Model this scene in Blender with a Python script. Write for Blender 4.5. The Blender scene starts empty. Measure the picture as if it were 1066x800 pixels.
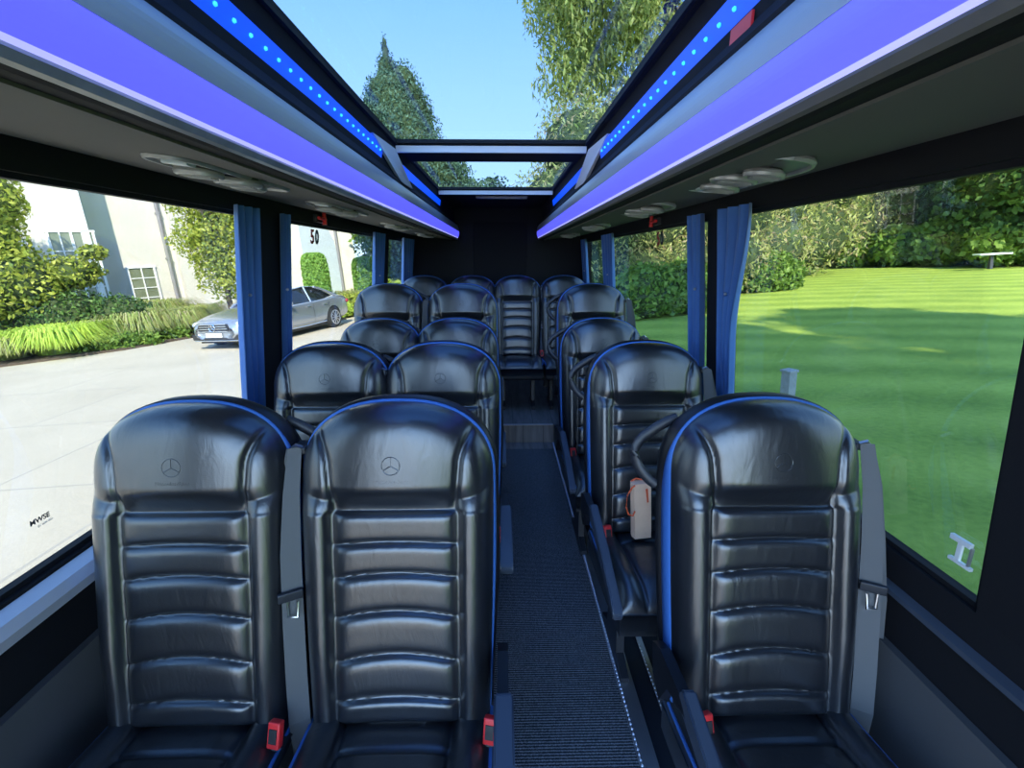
import bpy, bmesh, math, random
import numpy as np
from mathutils import Vector, Matrix, Euler
R = math.radians
PI = math.pi
random.seed(7); rng = np.random.default_rng(7)
col = bpy.context.scene.collection

# ------------------------------------------------------------------ camera numbers
H = 1.43; FPX = 500.0; PITCH = R(14.79); YAW = R(-1.15)
CAMR = Euler((PI/2 - PITCH, 0, YAW)).to_matrix()
CAMP = Vector((0, 0, H))
def ray(px, py):
    return CAMR @ Vector(((px-533)/FPX, (400-py)/FPX, -1.0))
def at(px, py, D):
    return CAMP + ray(px, py)*D
GZ = -0.50; TILT = R(3.7)
OUT = Matrix.Translation((0, 0, GZ)) @ Matrix.Rotation(-TILT, 4, 'Y')
OUTI = OUT.inverted()
def loc(p): return OUTI @ p           # world -> outdoor coordinates
def gp(px, py):                        # pixel -> point on the sloping ground (outdoor x, y)
    a = loc(CAMP); b = loc(CAMP + ray(px, py)); d = b-a
    t = -a.z/d.z
    return (a.x + d.x*t, a.y + d.y*t)
def odir(px, py, dist):                # outdoor xyz at a horizontal distance along a pixel's ray
    a = loc(CAMP); b = loc(CAMP + ray(px, py)); d = b-a
    k = dist/math.hypot(d.x, d.y)
    return (a.x+d.x*k, a.y+d.y*k, a.z+d.z*k)

# ------------------------------------------------------------------ materials
def nodes(name):
    m = bpy.data.materials.new(name); m.use_nodes = True
    nt = m.node_tree; b = nt.nodes['Principled BSDF']
    return m, nt, b
def mat(name, c, rough=.5, metal=0, bump=None, var=None, spec=.5, emit=None, es=1, coat=0, sheen=0):
    """bump=(scale, strength, distance); var=(scale, colour2, amount)"""
    m, nt, b = nodes(name)
    c = tuple(c)+(1,)
    b.inputs['Base Color'].default_value = c
    b.inputs['Roughness'].default_value = rough
    b.inputs['Metallic'].default_value = metal
    b.inputs['Specular IOR Level'].default_value = spec
    if coat: b.inputs['Coat Weight'].default_value = coat; b.inputs['Coat Roughness'].default_value = .12
    if sheen: b.inputs['Sheen Weight'].default_value = sheen
    if emit: b.inputs['Emission Color'].default_value = tuple(emit)+(1,); b.inputs['Emission Strength'].default_value = es
    tc = nt.nodes.new('ShaderNodeTexCoord')
    if var:
        n = nt.nodes.new('ShaderNodeTexNoise'); n.inputs['Scale'].default_value = var[0]; n.inputs['Detail'].default_value = 4
        nt.links.new(tc.outputs['Object'], n.inputs['Vector'])
        r = nt.nodes.new('ShaderNodeValToRGB'); r.color_ramp.elements[0].position = .35; r.color_ramp.elements[1].position = .65
        r.color_ramp.elements[0].color = c; r.color_ramp.elements[1].color = tuple(var[1])+(1,)
        nt.links.new(n.outputs['Fac'], r.inputs['Fac']); nt.links.new(r.outputs['Color'], b.inputs['Base Color'])
    if bump:
        n = nt.nodes.new('ShaderNodeTexNoise'); n.inputs['Scale'].default_value = bump[0]; n.inputs['Detail'].default_value = 5
        nt.links.new(tc.outputs['Object'], n.inputs['Vector'])
        bp = nt.nodes.new('ShaderNodeBump'); bp.inputs['Strength'].default_value = bump[1]; bp.inputs['Distance'].default_value = bump[2]
        nt.links.new(n.outputs['Fac'], bp.inputs['Height']); nt.links.new(bp.outputs['Normal'], b.inputs['Normal'])
    return m

def leather_mat(name, c, rough):
    m, nt, b = nodes(name)
    b.inputs['Base Color'].default_value = tuple(c)+(1,)
    b.inputs['Specular IOR Level'].default_value = 1.0
    b.inputs['Coat Weight'].default_value = .45; b.inputs['Coat Roughness'].default_value = .22
    tc = nt.nodes.new('ShaderNodeTexCoord')
    mp = nt.nodes.new('ShaderNodeMapping'); mp.inputs['Scale'].default_value = (1, 1, .28)
    mp.inputs['Rotation'].default_value = (0, R(18), 0)
    nt.links.new(tc.outputs['Object'], mp.inputs['Vector'])
    n1 = nt.nodes.new('ShaderNodeTexNoise'); n1.inputs['Scale'].default_value = 34; n1.inputs['Detail'].default_value = 3; n1.inputs['Distortion'].default_value = .8
    nt.links.new(mp.outputs['Vector'], n1.inputs['Vector'])
    n2 = nt.nodes.new('ShaderNodeTexVoronoi'); n2.inputs['Scale'].default_value = 420
    nt.links.new(tc.outputs['Object'], n2.inputs['Vector'])
    n3 = nt.nodes.new('ShaderNodeTexNoise'); n3.inputs['Scale'].default_value = 9
    nt.links.new(tc.outputs['Object'], n3.inputs['Vector'])
    mr = nt.nodes.new('ShaderNodeMapRange'); mr.inputs['To Min'].default_value = rough-.07; mr.inputs['To Max'].default_value = rough+.10
    nt.links.new(n3.outputs['Fac'], mr.inputs['Value']); nt.links.new(mr.outputs['Result'], b.inputs['Roughness'])
    b1 = nt.nodes.new('ShaderNodeBump'); b1.inputs['Strength'].default_value = .35; b1.inputs['Distance'].default_value = .004
    b2 = nt.nodes.new('ShaderNodeBump'); b2.inputs['Strength'].default_value = .12; b2.inputs['Distance'].default_value = .0006
    nt.links.new(n1.outputs['Fac'], b1.inputs['Height']); nt.links.new(n2.outputs['Distance'], b2.inputs['Height'])
    nt.links.new(b1.outputs['Normal'], b2.inputs['Normal']); nt.links.new(b2.outputs['Normal'], b.inputs['Normal'])
    return m

def leaf_mat(name, cols, trans=.35):
    m = bpy.data.materials.new(name); m.use_nodes = True
    nt = m.node_tree; nt.nodes.clear()
    out = nt.nodes.new('ShaderNodeOutputMaterial')
    g = nt.nodes.new('ShaderNodeNewGeometry')
    r = nt.nodes.new('ShaderNodeValToRGB'); e = r.color_ramp.elements
    while len(e) < len(cols): e.new(.5)
    for i, c in enumerate(cols):
        e[i].position = i/(len(cols)-1); e[i].color = tuple(c)+(1,)
    nt.links.new(g.outputs['Random Per Island'], r.inputs['Fac'])
    d = nt.nodes.new('ShaderNodeBsdfPrincipled'); d.inputs['Roughness'].default_value = .55; d.inputs['Specular IOR Level'].default_value = .3
    t = nt.nodes.new('ShaderNodeBsdfTranslucent')
    mx = nt.nodes.new('ShaderNodeMixShader'); mx.inputs['Fac'].default_value = trans
    nt.links.new(r.outputs['Color'], d.inputs['Base Color']); nt.links.new(r.outputs['Color'], t.inputs['Color'])
    nt.links.new(d.outputs[0], mx.inputs[1]); nt.links.new(t.outputs[0], mx.inputs[2]); nt.links.new(mx.outputs[0], out.inputs['Surface'])
    return m

def glass_mat(name, tint, rough=0.0, refl=.16):
    m = bpy.data.materials.new(name); m.use_nodes = True
    nt = m.node_tree; nt.nodes.clear()
    out = nt.nodes.new('ShaderNodeOutputMaterial')
    t = nt.nodes.new('ShaderNodeBsdfTransparent'); t.inputs['Color'].default_value = tuple(tint)+(1,)
    g = nt.nodes.new('ShaderNodeBsdfGlossy'); g.inputs['Roughness'].default_value = rough
    f = nt.nodes.new('ShaderNodeFresnel'); f.inputs['IOR'].default_value = 1.4
    n = nt.nodes.new('ShaderNodeTexNoise'); n.inputs['Scale'].default_value = 1.5
    mx = nt.nodes.new('ShaderNodeMixShader')
    mul = nt.nodes.new('ShaderNodeMath'); mul.operation = 'MULTIPLY'; mul.inputs[1].default_value = refl
    nt.links.new(f.outputs[0], mul.inputs[0]); nt.links.new(mul.outputs[0], mx.inputs['Fac'])
    nt.links.new(t.outputs[0], mx.inputs[1]); nt.links.new(g.outputs[0], mx.inputs[2]); nt.links.new(mx.outputs[0], out.inputs['Surface'])
    return m

M = dict(
 leather=leather_mat('black_leather', (.009, .010, .013), .33),
 leather2=leather_mat('black_leather_side', (.008, .009, .012), .42),
 blue=mat('blue_fabric_trim', (.045, .15, .44), .55, bump=(500, .15, .0005)),
 shell=mat('black_plastic_shell', (.008, .008, .010), .42, bump=(300, .1, .0005)),
 plastic=mat('dark_plastic', (.018, .020, .026), .45, bump=(300, .1, .0005)),
 arm=mat('armrest_slate_plastic', (.050, .062, .085), .38, bump=(300, .1, .0005)),
 red=mat('red_plastic', (.75, .03, .03), .4, var=(20, (.68, .025, .03))),
 belt=mat('grey_seatbelt_webbing', (.095, .098, .10), .6, bump=(900, .3, .0006)),
 metal=mat('steel', (.55, .56, .58), .28, metal=1, var=(30, (.5, .5, .52))),
 alu=mat('brushed_aluminium', (.62, .62, .64), .33, metal=.9, bump=(200, .1, .0004)),
 silvertrim=mat('silver_painted_trim', (.62, .62, .66), .38, metal=.25, var=(6, (.58, .58, .62))),
 whitetrim=mat('pale_grey_painted_strip', (.72, .72, .75), .45, var=(6, (.68, .68, .71))),
 lining=mat('black_headlining', (.012, .012, .014), .85, bump=(250, .3, .001), spec=.2),
 black=mat('black_wall_panel', (.009, .009, .011), .7, bump=(150, .2, .001), spec=.25),
 greypanel=mat('charcoal_side_panel', (.085, .085, .088), .7, bump=(220, .3, .001), var=(3, (.075, .075, .078)), spec=.3),
 under=mat('grey_locker_underside', (.13, .125, .112), .8, bump=(220, .3, .001), spec=.25),
 locker=mat('silver_grey_locker_face', (.42, .43, .47), .32, metal=.3, var=(4, (.40, .41, .44))),
 vent=mat('silver_vent_plastic', (.38, .375, .36), .32, metal=.3, var=(20, (.27, .27, .26))),
 ventbody=mat('grey_vent_bezel', (.13, .13, .125), .35, var=(20, (.11, .11, .11))),
 ventdark=mat('dark_vent_insert', (.015, .015, .017), .35, var=(40, (.02, .02, .02))),
 curtain=mat('blue_curtain_cloth', (.05, .155, .42), .8, bump=(600, .3, .0008), var=(8, (.045, .14, .39)), sheen=.3),
 glass=glass_mat('tinted_side_glass', (.80, .82, .81)),
 roofglass=glass_mat('tinted_roof_glass', (.66, .73, .80), 0, .10),
 white=mat('white_marking', (.8, .82, .8), .5, var=(30, (.76, .78, .76))),
 blackink=mat('black_marking', (.02, .02, .02), .5, var=(30, (.03, .03, .03))),
 redink=mat('dark_red_marking', (.30, .02, .03), .5, var=(30, (.26, .02, .03))),
 kraft=mat('beige_card', (.95, .60, .38), .7, var=(25, (.90, .56, .35)), bump=(90, .2, .001)),
 orange=mat('orange_ribbon', (.90, .13, .04), .5, var=(30, (.82, .11, .03))),
 render=mat('white_render_wall', (.66, .63, .56), .85, var=(1.2, (.62, .59, .52)), bump=(8, .1, .01)),
 rendershade=mat('blue_grey_wall_shade', (.42, .48, .52), .8, var=(1.5, (.39, .45, .49))),
 whitepaint=mat('white_window_paint', (.86, .87, .87), .4, var=(4, (.82, .83, .83))),
 houseglass=mat('house_window_glass', (.16, .19, .12), .06, spec=.8, var=(1.5, (.22, .25, .17))),
 pipe=mat('grey_drainpipe', (.27, .26, .27), .5, var=(4, (.24, .23, .24))),
 carpaint=mat('silver_grey_car_paint', (.40, .42, .45), .25, metal=.65, coat=.8, var=(2, (.38, .40, .43))),
 carglass=mat('dark_car_glass', (.01, .012, .014), .04, spec=.9, var=(2, (.013, .015, .017))),
 chrome=mat('chrome', (.75, .76, .78), .12, metal=1, var=(20, (.72, .73, .75))),
 tyre=mat('tyre_rubber', (.018, .018, .018), .8, bump=(60, .3, .003)),
 lamp=mat('clear_headlamp', (.55, .6, .64), .08, spec=.9, var=(20, (.4, .45, .48))),
 bollard=mat('grey_weathered_post', (.36, .37, .37), .6, var=(14, (.27, .28, .28)), bump=(40, .3, .003)),
 bark=mat('tree_bark', (.10, .075, .05), .9, bump=(12, .6, .03), var=(4, (.07, .055, .04))),
 soil=mat('planting_soil', (.09, .065, .045), .95, bump=(20, .6, .03)),
 dotlens=mat('led_lens', (.1, .5, 1), .3, emit=(.02, .32, 1.0), es=1.1),
)
# lit panels of the lockers and the strips
M['bluepanel'] = mat('blue_lit_diffuser', (.10, .12, .35), .4, emit=(.085, .085, 1.0), es=.60, var=(3, (.10, .12, .36)))
M['glowstrip'] = mat('pale_led_cove', (.4, .42, .6), .4, emit=(.36, .36, 1.0), es=.55, var=(3, (.4, .42, .6)))
M['ledstrip'] = mat('blue_led_strip', (.02, .04, .3), .4, emit=(.0, .06, 1.0), es=.55, var=(3, (.02, .04, .28)))

def carpet_mat():
    m, nt, b = nodes('ribbed_blue_black_carpet')
    b.inputs['Roughness'].default_value = .8; b.inputs['Specular IOR Level'].default_value = .3
    tc = nt.nodes.new('ShaderNodeTexCoord')
    w = nt.nodes.new('ShaderNodeTexWave'); w.bands_direction = 'Y'; w.inputs['Scale'].default_value = 34; w.inputs['Distortion'].default_value = 2.5
    w.inputs['Detail'].default_value = 2; w.inputs['Detail Scale'].default_value = 8
    w2 = nt.nodes.new('ShaderNodeTexWave'); w2.bands_direction = 'X'; w2.inputs['Scale'].default_value = 30; w2.inputs['Distortion'].default_value = 2
    n = nt.nodes.new('ShaderNodeTexNoise'); n.inputs['Scale'].default_value = 260; n.inputs['Detail'].default_value = 3
    for q in (w, w2, n): nt.links.new(tc.outputs['Object'], q.inputs['Vector'])
    a = nt.nodes.new('ShaderNodeMath'); a.operation = 'MULTIPLY'; nt.links.new(w.outputs['Fac'], a.inputs[0]); nt.links.new(n.outputs['Fac'], a.inputs[1])
    r = nt.nodes.new('ShaderNodeValToRGB'); r.color_ramp.elements[0].position = .12; r.color_ramp.elements[1].position = .62
    r.color_ramp.elements[0].color = (.014, .016, .020, 1); r.color_ramp.elements[1].color = (.30, .31, .33, 1)
    nt.links.new(a.outputs[0], r.inputs['Fac']); nt.links.new(r.outputs['Color'], b.inputs['Base Color'])
    bp = nt.nodes.new('ShaderNodeBump'); bp.inputs['Strength'].default_value = .6; bp.inputs['Distance'].default_value = .004
    nt.links.new(a.outputs[0], bp.inputs['Height']); nt.links.new(bp.outputs['Normal'], b.inputs['Normal'])
    return m
def wood_mat():
    m, nt, b = nodes('grey_wood_vinyl')
    b.inputs['Roughness'].default_value = .45
    tc = nt.nodes.new('ShaderNodeTexCoord'); mp = nt.nodes.new('ShaderNodeMapping'); mp.inputs['Scale'].default_value = (9, 1.2, 1)
    nt.links.new(tc.outputs['Object'], mp.inputs['Vector'])
    n = nt.nodes.new('ShaderNodeTexNoise'); n.inputs['Scale'].default_value = 3; n.inputs['Detail'].default_value = 6
    nt.links.new(mp.outputs['Vector'], n.inputs['Vector'])
    r = nt.nodes.new('ShaderNodeValToRGB'); r.color_ramp.elements[0].position = .3; r.color_ramp.elements[1].position = .7
    r.color_ramp.elements[0].color = (.10, .085, .08, 1); r.color_ramp.elements[1].color = (.23, .205, .195, 1)
    nt.links.new(n.outputs['Fac'], r.inputs['Fac'])
    br = nt.nodes.new('ShaderNodeTexBrick'); br.inputs['Scale'].default_value = 1; br.inputs['Brick Width'].default_value = .16; br.inputs['Row Height'].default_value = .9
    br.inputs['Mortar Size'].default_value = .002; br.inputs['Mortar'].default_value = (.03, .03, .03, 1)
    nt.links.new(tc.outputs['Object'], br.inputs['Vector'])
    nt.links.new(r.outputs['Color'], br.inputs['Color1']); nt.links.new(r.outputs['Color'], br.inputs['Color2'])
    nt.links.new(br.outputs['Color'], b.inputs['Base Color'])
    return m
def paving_mat():
    m, nt, b = nodes('cream_driveway')
    b.inputs['Roughness'].default_value = .85
    tc = nt.nodes.new('ShaderNodeTexCoord')
    n = nt.nodes.new('ShaderNodeTexNoise'); n.inputs['Scale'].default_value = .5; n.inputs['Detail'].default_value = 8
    nt.links.new(tc.outputs['Object'], n.inputs['Vector'])
    r = nt.nodes.new('ShaderNodeValToRGB'); r.color_ramp.elements[0].position = .3; r.color_ramp.elements[1].position = .7
    r.color_ramp.elements[0].color = (.50, .435, .32, 1); r.color_ramp.elements[1].color = (.60, .53, .40, 1)
    nt.links.new(n.outputs['Fac'], r.inputs['Fac'])
    n2 = nt.nodes.new('ShaderNodeTexNoise'); n2.inputs['Scale'].default_value = 45; n2.inputs['Detail'].default_value = 4
    nt.links.new(tc.outputs['Object'], n2.inputs['Vector'])
    mx = nt.nodes.new('ShaderNodeMixRGB'); mx.blend_type = 'MULTIPLY'; mx.inputs['Fac'].default_value = .25
    nt.links.new(r.outputs['Color'], mx.inputs['Color1']); nt.links.new(n2.outputs['Fac'], mx.inputs['Color2'])
    br = nt.nodes.new('ShaderNodeTexBrick'); br.inputs['Scale'].default_value = 1; br.inputs['Brick Width'].default_value = 3.4; br.inputs['Row Height'].default_value = 2.2
    br.inputs['Mortar Size'].default_value = .018; br.inputs['Mortar'].default_value = (.38, .34, .27, 1)
    nt.links.new(tc.outputs['Object'], br.inputs['Vector'])
    nt.links.new(mx.outputs['Color'], br.inputs['Color1']); nt.links.new(mx.outputs['Color'], br.inputs['Color2'])
    nt.links.new(br.outputs['Color'], b.inputs['Base Color'])
    bp = nt.nodes.new('ShaderNodeBump'); bp.inputs['Strength'].default_value = .3; bp.inputs['Distance'].default_value = .01
    nt.links.new(n2.outputs['Fac'], bp.inputs['Height']); nt.links.new(bp.outputs['Normal'], b.inputs['Normal'])
    return m
def lawn_mat():
    m, nt, b = nodes('mown_lawn')
    b.inputs['Roughness'].default_value = .8; b.inputs['Specular IOR Level'].default_value = .15
    tc = nt.nodes.new('ShaderNodeTexCoord')
    mp = nt.nodes.new('ShaderNodeMapping'); mp.inputs['Rotation'].default_value = (0, 0, R(24))
    nt.links.new(tc.outputs['Object'], mp.inputs['Vector'])
    w = nt.nodes.new('ShaderNodeTexWave'); w.bands_direction = 'Y'; w.inputs['Scale'].default_value = .22; w.inputs['Distortion'].default_value = 1.6
    w.inputs['Detail'].default_value = 3; w.inputs['Detail Scale'].default_value = .7
    nt.links.new(mp.outputs['Vector'], w.inputs['Vector'])
    n = nt.nodes.new('ShaderNodeTexNoise'); n.inputs['Scale'].default_value = 16; n.inputs['Detail'].default_value = 9; n.inputs['Roughness'].default_value = .75
    n3 = nt.nodes.new('ShaderNodeTexNoise'); n3.inputs['Scale'].default_value = .9; n3.inputs['Detail'].default_value = 4
    nt.links.new(tc.outputs['Object'], n.inputs['Vector']); nt.links.new(tc.outputs['Object'], n3.inputs['Vector'])
    a1 = nt.nodes.new('ShaderNodeMath'); a1.operation = 'MULTIPLY_ADD'; a1.inputs[1].default_value = .13
    a2 = nt.nodes.new('ShaderNodeMath'); a2.operation = 'MULTIPLY_ADD'; a2.inputs[1].default_value = .55
    a3 = nt.nodes.new('ShaderNodeMath'); a3.operation = 'MULTIPLY'; a3.inputs[1].default_value = .3
    nt.links.new(n3.outputs['Fac'], a3.inputs[0])
    nt.links.new(n.outputs['Fac'], a2.inputs[0]); nt.links.new(a3.outputs[0], a2.inputs[2])
    nt.links.new(w.outputs['Fac'], a1.inputs[0]); nt.links.new(a2.outputs[0], a1.inputs[2])
    r = nt.nodes.new('ShaderNodeValToRGB'); e = r.color_ramp.elements
    e[0].position = .26; e[0].color = (.11, .20, .03, 1); e[1].position = .74; e[1].color = (.46, .56, .10, 1)
    q = e.new(.49); q.color = (.29, .39, .06, 1)
    nt.links.new(a1.outputs[0], r.inputs['Fac']); nt.links.new(r.outputs['Color'], b.inputs['Base Color'])
    bp = nt.nodes.new('ShaderNodeBump'); bp.inputs['Strength'].default_value = .5; bp.inputs['Distance'].default_value = .04
    nt.links.new(n.outputs['Fac'], bp.inputs['Height']); nt.links.new(bp.outputs['Normal'], b.inputs['Normal'])
    return m
M['carpet'] = carpet_mat(); M['wood'] = wood_mat(); M['paving'] = paving_mat(); M['lawn'] = lawn_mat()
M['leaf_yellow'] = leaf_mat('yellow_green_leaves', [(.20, .26, .035), (.46, .50, .07), (.12, .19, .03), (.62, .62, .12)])
M['leaf_mid'] = leaf_mat('mid_green_leaves', [(.07, .15, .025), (.20, .32, .05), (.11, .21, .03), (.30, .42, .08)])
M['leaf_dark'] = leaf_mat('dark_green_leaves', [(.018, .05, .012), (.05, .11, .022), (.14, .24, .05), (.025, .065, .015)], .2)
M['leaf_pale'] = leaf_mat('pale_feathery_leaves', [(.30, .34, .10), (.52, .54, .16), (.40, .30, .17), (.22, .32, .08), (.62, .60, .24)], .4)
M['leaf_conifer'] = leaf_mat('blue_green_needles', [(.05, .10, .05), (.12, .20, .10), (.08, .15, .075), (.18, .27, .14)], .2)
M['leaf_willow'] = leaf_mat('drooping_olive_leaves', [(.20, .26, .06), (.48, .50, .12), (.30, .38, .09), (.62, .58, .18)], .45)
M['leaf_lime'] = leaf_mat('lime_grass_blades', [(.38, .55, .07), (.58, .72, .13), (.48, .64, .10)], .45)
M['leaf_straw'] = leaf_mat('straw_green_grass_blades', [(.28, .36, .08), (.50, .52, .18), (.20, .30, .06), (.52, .44, .26)], .4)
M['leaf_topiary'] = leaf_mat('clipped_bright_leaves', [(.14, .30, .05), (.26, .44, .08), (.20, .36, .06)], .25)
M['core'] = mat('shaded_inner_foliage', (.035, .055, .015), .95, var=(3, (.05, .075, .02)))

# ------------------------------------------------------------------ mesh helpers
def link(name, me, m, parent=None):
    o = bpy.data.objects.new(name, me); col.objects.link(o)
    for x in (m if isinstance(m, (list, tuple)) else [m]): me.materials.append(x)
    if parent: o.parent = parent
    return o
def mesh(name, v, f, m, parent=None, smooth=False):
    me = bpy.data.meshes.new(name); me.from_pydata([tuple(p) for p in v], [], f); me.update()
    if smooth: me.polygons.foreach_set('use_smooth', [True]*len(me.polygons))
    return link(name, me, m, parent)
class MB:
    def __init__(s): s.bm = bmesh.new()
    def box(s, x0, x1, y0, y1, z0, z1, bev=0, M4=None):
        r = bmesh.ops.create_cube(s.bm, size=1)['verts']
        bmesh.ops.scale(s.bm, vec=(x1-x0, y1-y0, z1-z0), verts=r)
        bmesh.ops.translate(s.bm, vec=((x0+x1)/2, (y0+y1)/2, (z0+z1)/2), verts=r)
        if bev:
            ed = list({e for v in r for e in v.link_edges})
            g = bmesh.ops.bevel(s.bm, geom=ed, offset=bev, segments=3, affect='EDGES', profile=.6)
            r = list({v for f in g['faces'] for v in f.verts} | {v for v in r if v.is_valid})
        if M4 is not None: bmesh.ops.transform(s.bm, matrix=M4, verts=r)
        return s
    def cyl(s, p0, p1, r0, r1=None, n=16, caps=True):
        p0 = Vector(p0); p1 = Vector(p1); d = p1-p0; r1 = r0 if r1 is None else r1
        q = d.to_track_quat('Z', 'Y').to_matrix().to_4x4()
        bmesh.ops.create_cone(s.bm, cap_ends=caps, segments=n, radius1=r0, radius2=r1, depth=d.length,
                              matrix=Matrix.Translation((p0+p1)/2) @ q)
        return s
    def sphere(s, c, r, sc=(1, 1, 1), n=12):
        bmesh.ops.create_uvsphere(s.bm, u_segments=n*2, v_segments=n, radius=r, matrix=Matrix.Translation(c) @ Matrix.Diagonal((*sc, 1)))
        return s
    def tube(s, pts, r, n=8, flat=None):
        """tube through pts; flat=(rx, rz) for an elliptical section in the frame"""
        pts = [Vector(p) for p in pts]; rings = []
        up = Vector((0, 0, 1))
        for i, p in enumerate(pts):
            t = (pts[min(i+1, len(pts)-1)] - pts[max(i-1, 0)]).normalized()
            a = t.cross(up)
            if a.length < .05: a = t.cross(Vector((1, 0, 0)))
            a.normalize(); b = a.cross(t).normalized()
            ra, rb = (r, r) if flat is None else flat
            rr = [s.bm.verts.new(p + a*ra*math.cos(2*PI*k/n) + b*rb*math.sin(2*PI*k/n)) for k in range(n)]
            rings.append(rr)
        for i in range(len(rings)-1):
            for k in range(n):
                s.bm.faces.new((rings[i][k], rings[i][(k+1) % n], rings[i+1][(k+1) % n], rings[i+1][k]))
        s.bm.faces.new(rings[0][::-1]); s.bm.faces.new(rings[-1])
        return s
    def prism(s, poly, axis, a, b):
        """poly: 2D points in the two other axes; extruded from a to b along axis"""
        def P(u, v, w):
            return (w, u, v) if axis == 'x' else ((u, w, v) if axis == 'y' else (u, v, w))
        A = [s.bm.verts.new(P(u, v, a)) for u, v in poly]; B = [s.bm.verts.new(P(u, v, b)) for u, v in poly]
        n = len(poly)
        s.bm.faces.new(A); s.bm.faces.new(B[::-1])
        for i in range(n): s.bm.faces.new((A[i], B[i], B[(i+1) % n], A[(i+1) % n]))
        return s
    def quad(s, *p):
        s.bm.faces.new([s.bm.verts.new(q) for q in p]); return s
    def build(s, name, m, parent=None, smooth=False):
        bmesh.ops.recalc_face_normals(s.bm, faces=s.bm.faces)
        me = bpy.data.meshes.new(name); s.bm.to_mesh(me); s.bm.free()
        if smooth:
            me.polygons.foreach_set('use_smooth', [True]*len(me.polygons))
            try: me.set_sharp_from_angle(angle=R(40))
            except Exception: pass
        return link(name, me, m, parent)
def tag(o, label=None, cat=None, group=None, kind=None):
    if label: o['label'] = label
    if cat: o['category'] = cat
    if group: o['group'] = group
    if kind: o['kind'] = kind
    return o
def empty(name, p=(0, 0, 0), rz=0):
    o = bpy.data.objects.new(name, None); col.objects.link(o); o.empty_display_size = .1
    o.location = p; o.rotation_euler = (0, 0, rz); return o
def copy_tree(o, parent=None):
    c = o.copy(); col.objects.link(c)
    if parent is not None: c.parent = parent
    for ch in list(o.children): copy_tree(ch, c)
    return c
def outplace(o, x, y, z=0, rz=0):
    o.matrix_world = OUT @ Matrix.Translation((x, y, z)) @ Matrix.Rotation(rz, 4, 'Z')
    return o
def struct(o): o['kind'] = 'structure'; return o
def text_mesh(body, size, depth, bold=False):
    cu = bpy.data.curves.new('t', 'FONT'); cu.body = body; cu.size = size; cu.extrude = depth
    cu.align_x = 'CENTER'; cu.align_y = 'CENTER'; cu.resolution_u = 3
    if bold: cu.offset = size*.02
    o = bpy.data.objects.new('t', cu); col.objects.link(o)
    bpy.context.view_layer.update()
    dg = bpy.context.evaluated_depsgraph_get()
    me = bpy.data.meshes.new_from_object(o.evaluated_get(dg)); bpy.data.objects.remove(o)
    me.materials.clear()
    return me

# =================================================================== SEATS
TILTB = R(12)      # recline
BH = .715          # length of the backrest
SZ = .43           # cushion / backrest junction height
HW = .214
def halfw(t):
    if t < .545: return .203 + (HW-.203)*math.sin(min(1, t/.5)*PI/2)
    q = min(1, (t-.545)/(BH-.545)); return HW*(max(0, 1-q**2.35))**(1/2.35)
def rad(x, t):
    if t < .545: return abs(x)/halfw(t)
    q = (t-.545)/(BH-.545); return ((abs(x)/HW)**2.35 + q**2.35)**(1/2.35)
GB = [0.0, .050, .140, .240, .330, .405, .478]
AR = [.004, .012, .020, .017, .012, .006, .000]
def sm(a, b, x):
    u = min(1, max(0, (x-a)/(b-a))); return u*u*(3-2*u)
def feat(x, t):
    ax = abs(x)
    pw = .136
    d = 0
    # centre panel ribs
    inside = 1 - sm(pw-.004, pw+.002, ax)
    head = sm(.474, .482, t)
    bnds = [g + a*(1-(ax/pw)**2) for g, a in zip(GB, AR)]
    rib = 0
    for k in range(6):
        if bnds[k] <= t <= bnds[k+1]:
            f = (t-bnds[k])/(bnds[k+1]-bnds[k]); fx = min(1, ax/pw)
            # fuller towards the upper edge of every pad
            rib = .020*(max(0, 1-abs(2*f-1)**4.5))**.55*(1-fx**12)*(0.80+.20*f)
    d += inside*(1-head)*rib
    # bolsters
    w = halfw(min(t, .545))
    u = min(1, max(0, (ax-pw)/(w-pw)))
    bol = (.010 + .022*math.sin(PI*min(1, u*.97))**.7) if u > 0 else 0
    d += (1-head)*bol*sm(0, .02, ax-pw+.004)*(.72+.28*sm(0, .2, t))
    # headrest
    if t > .474:
        xs = .132 + .008*sm(.48, .60, t) + .045*sm(.58, BH, t)
        g = abs(ax-xs)
        hb = .040*(1-(ax/.21)**2)*sm(.476, .54, t)
        if ax > xs: hb += .010*math.sin(PI*min(1, (ax-xs)/.08))
        hb -= .010*math.exp(-(g/.0065)**2)
        low = bol*(1-sm(.478, .56, t))
        d += head*max(hb, low*.9)
    return d
def bp(x, d, t):
    """backrest local -> seat local. d = depth towards the sitter"""
    y = -d; z = t
    return (x, y*math.cos(TILTB)+z*math.sin(TILTB), SZ - .01 + z*math.cos(TILTB)+d*math.sin(TILTB))
def front_depth(x, t):
    r = min(1, rad(x, t)); e = max(0, 1-r**7)**.5
    return -.012 + (.042 + feat(x, t))*e
def ts_list(n=230):
    L = []
    for i in range(n+1):
        u = i/n
        L.append(u*.60 / .80 if u < .80 else .60 + (BH-.60)*math.sin((u-.8)/.2*PI/2))
    return L
def make_backrest_mesh():
    TS = ts_list(); NX = 84; v = []; f = []
    for t in TS:
        w = max(halfw(t), .0015)
        for j in range(NX+1):
            s = -1+2*j/NX; s = math.copysign(abs(s)**.92, s)
            x = s*w; v.append(bp(x, front_depth(x*.9999, min(t, BH-.0003)), t))
    n = NX+1
    for i in range(len(TS)-1):
        for j in range(NX): f.append((i*n+j, i*n+j+1, (i+1)*n+j+1, (i+1)*n+j))
    me = bpy.data.meshes.new('backrest'); me.from_pydata(v, [], f); me.update()
    me.polygons.foreach_set('use_smooth', [True]*len(f)); return me
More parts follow.
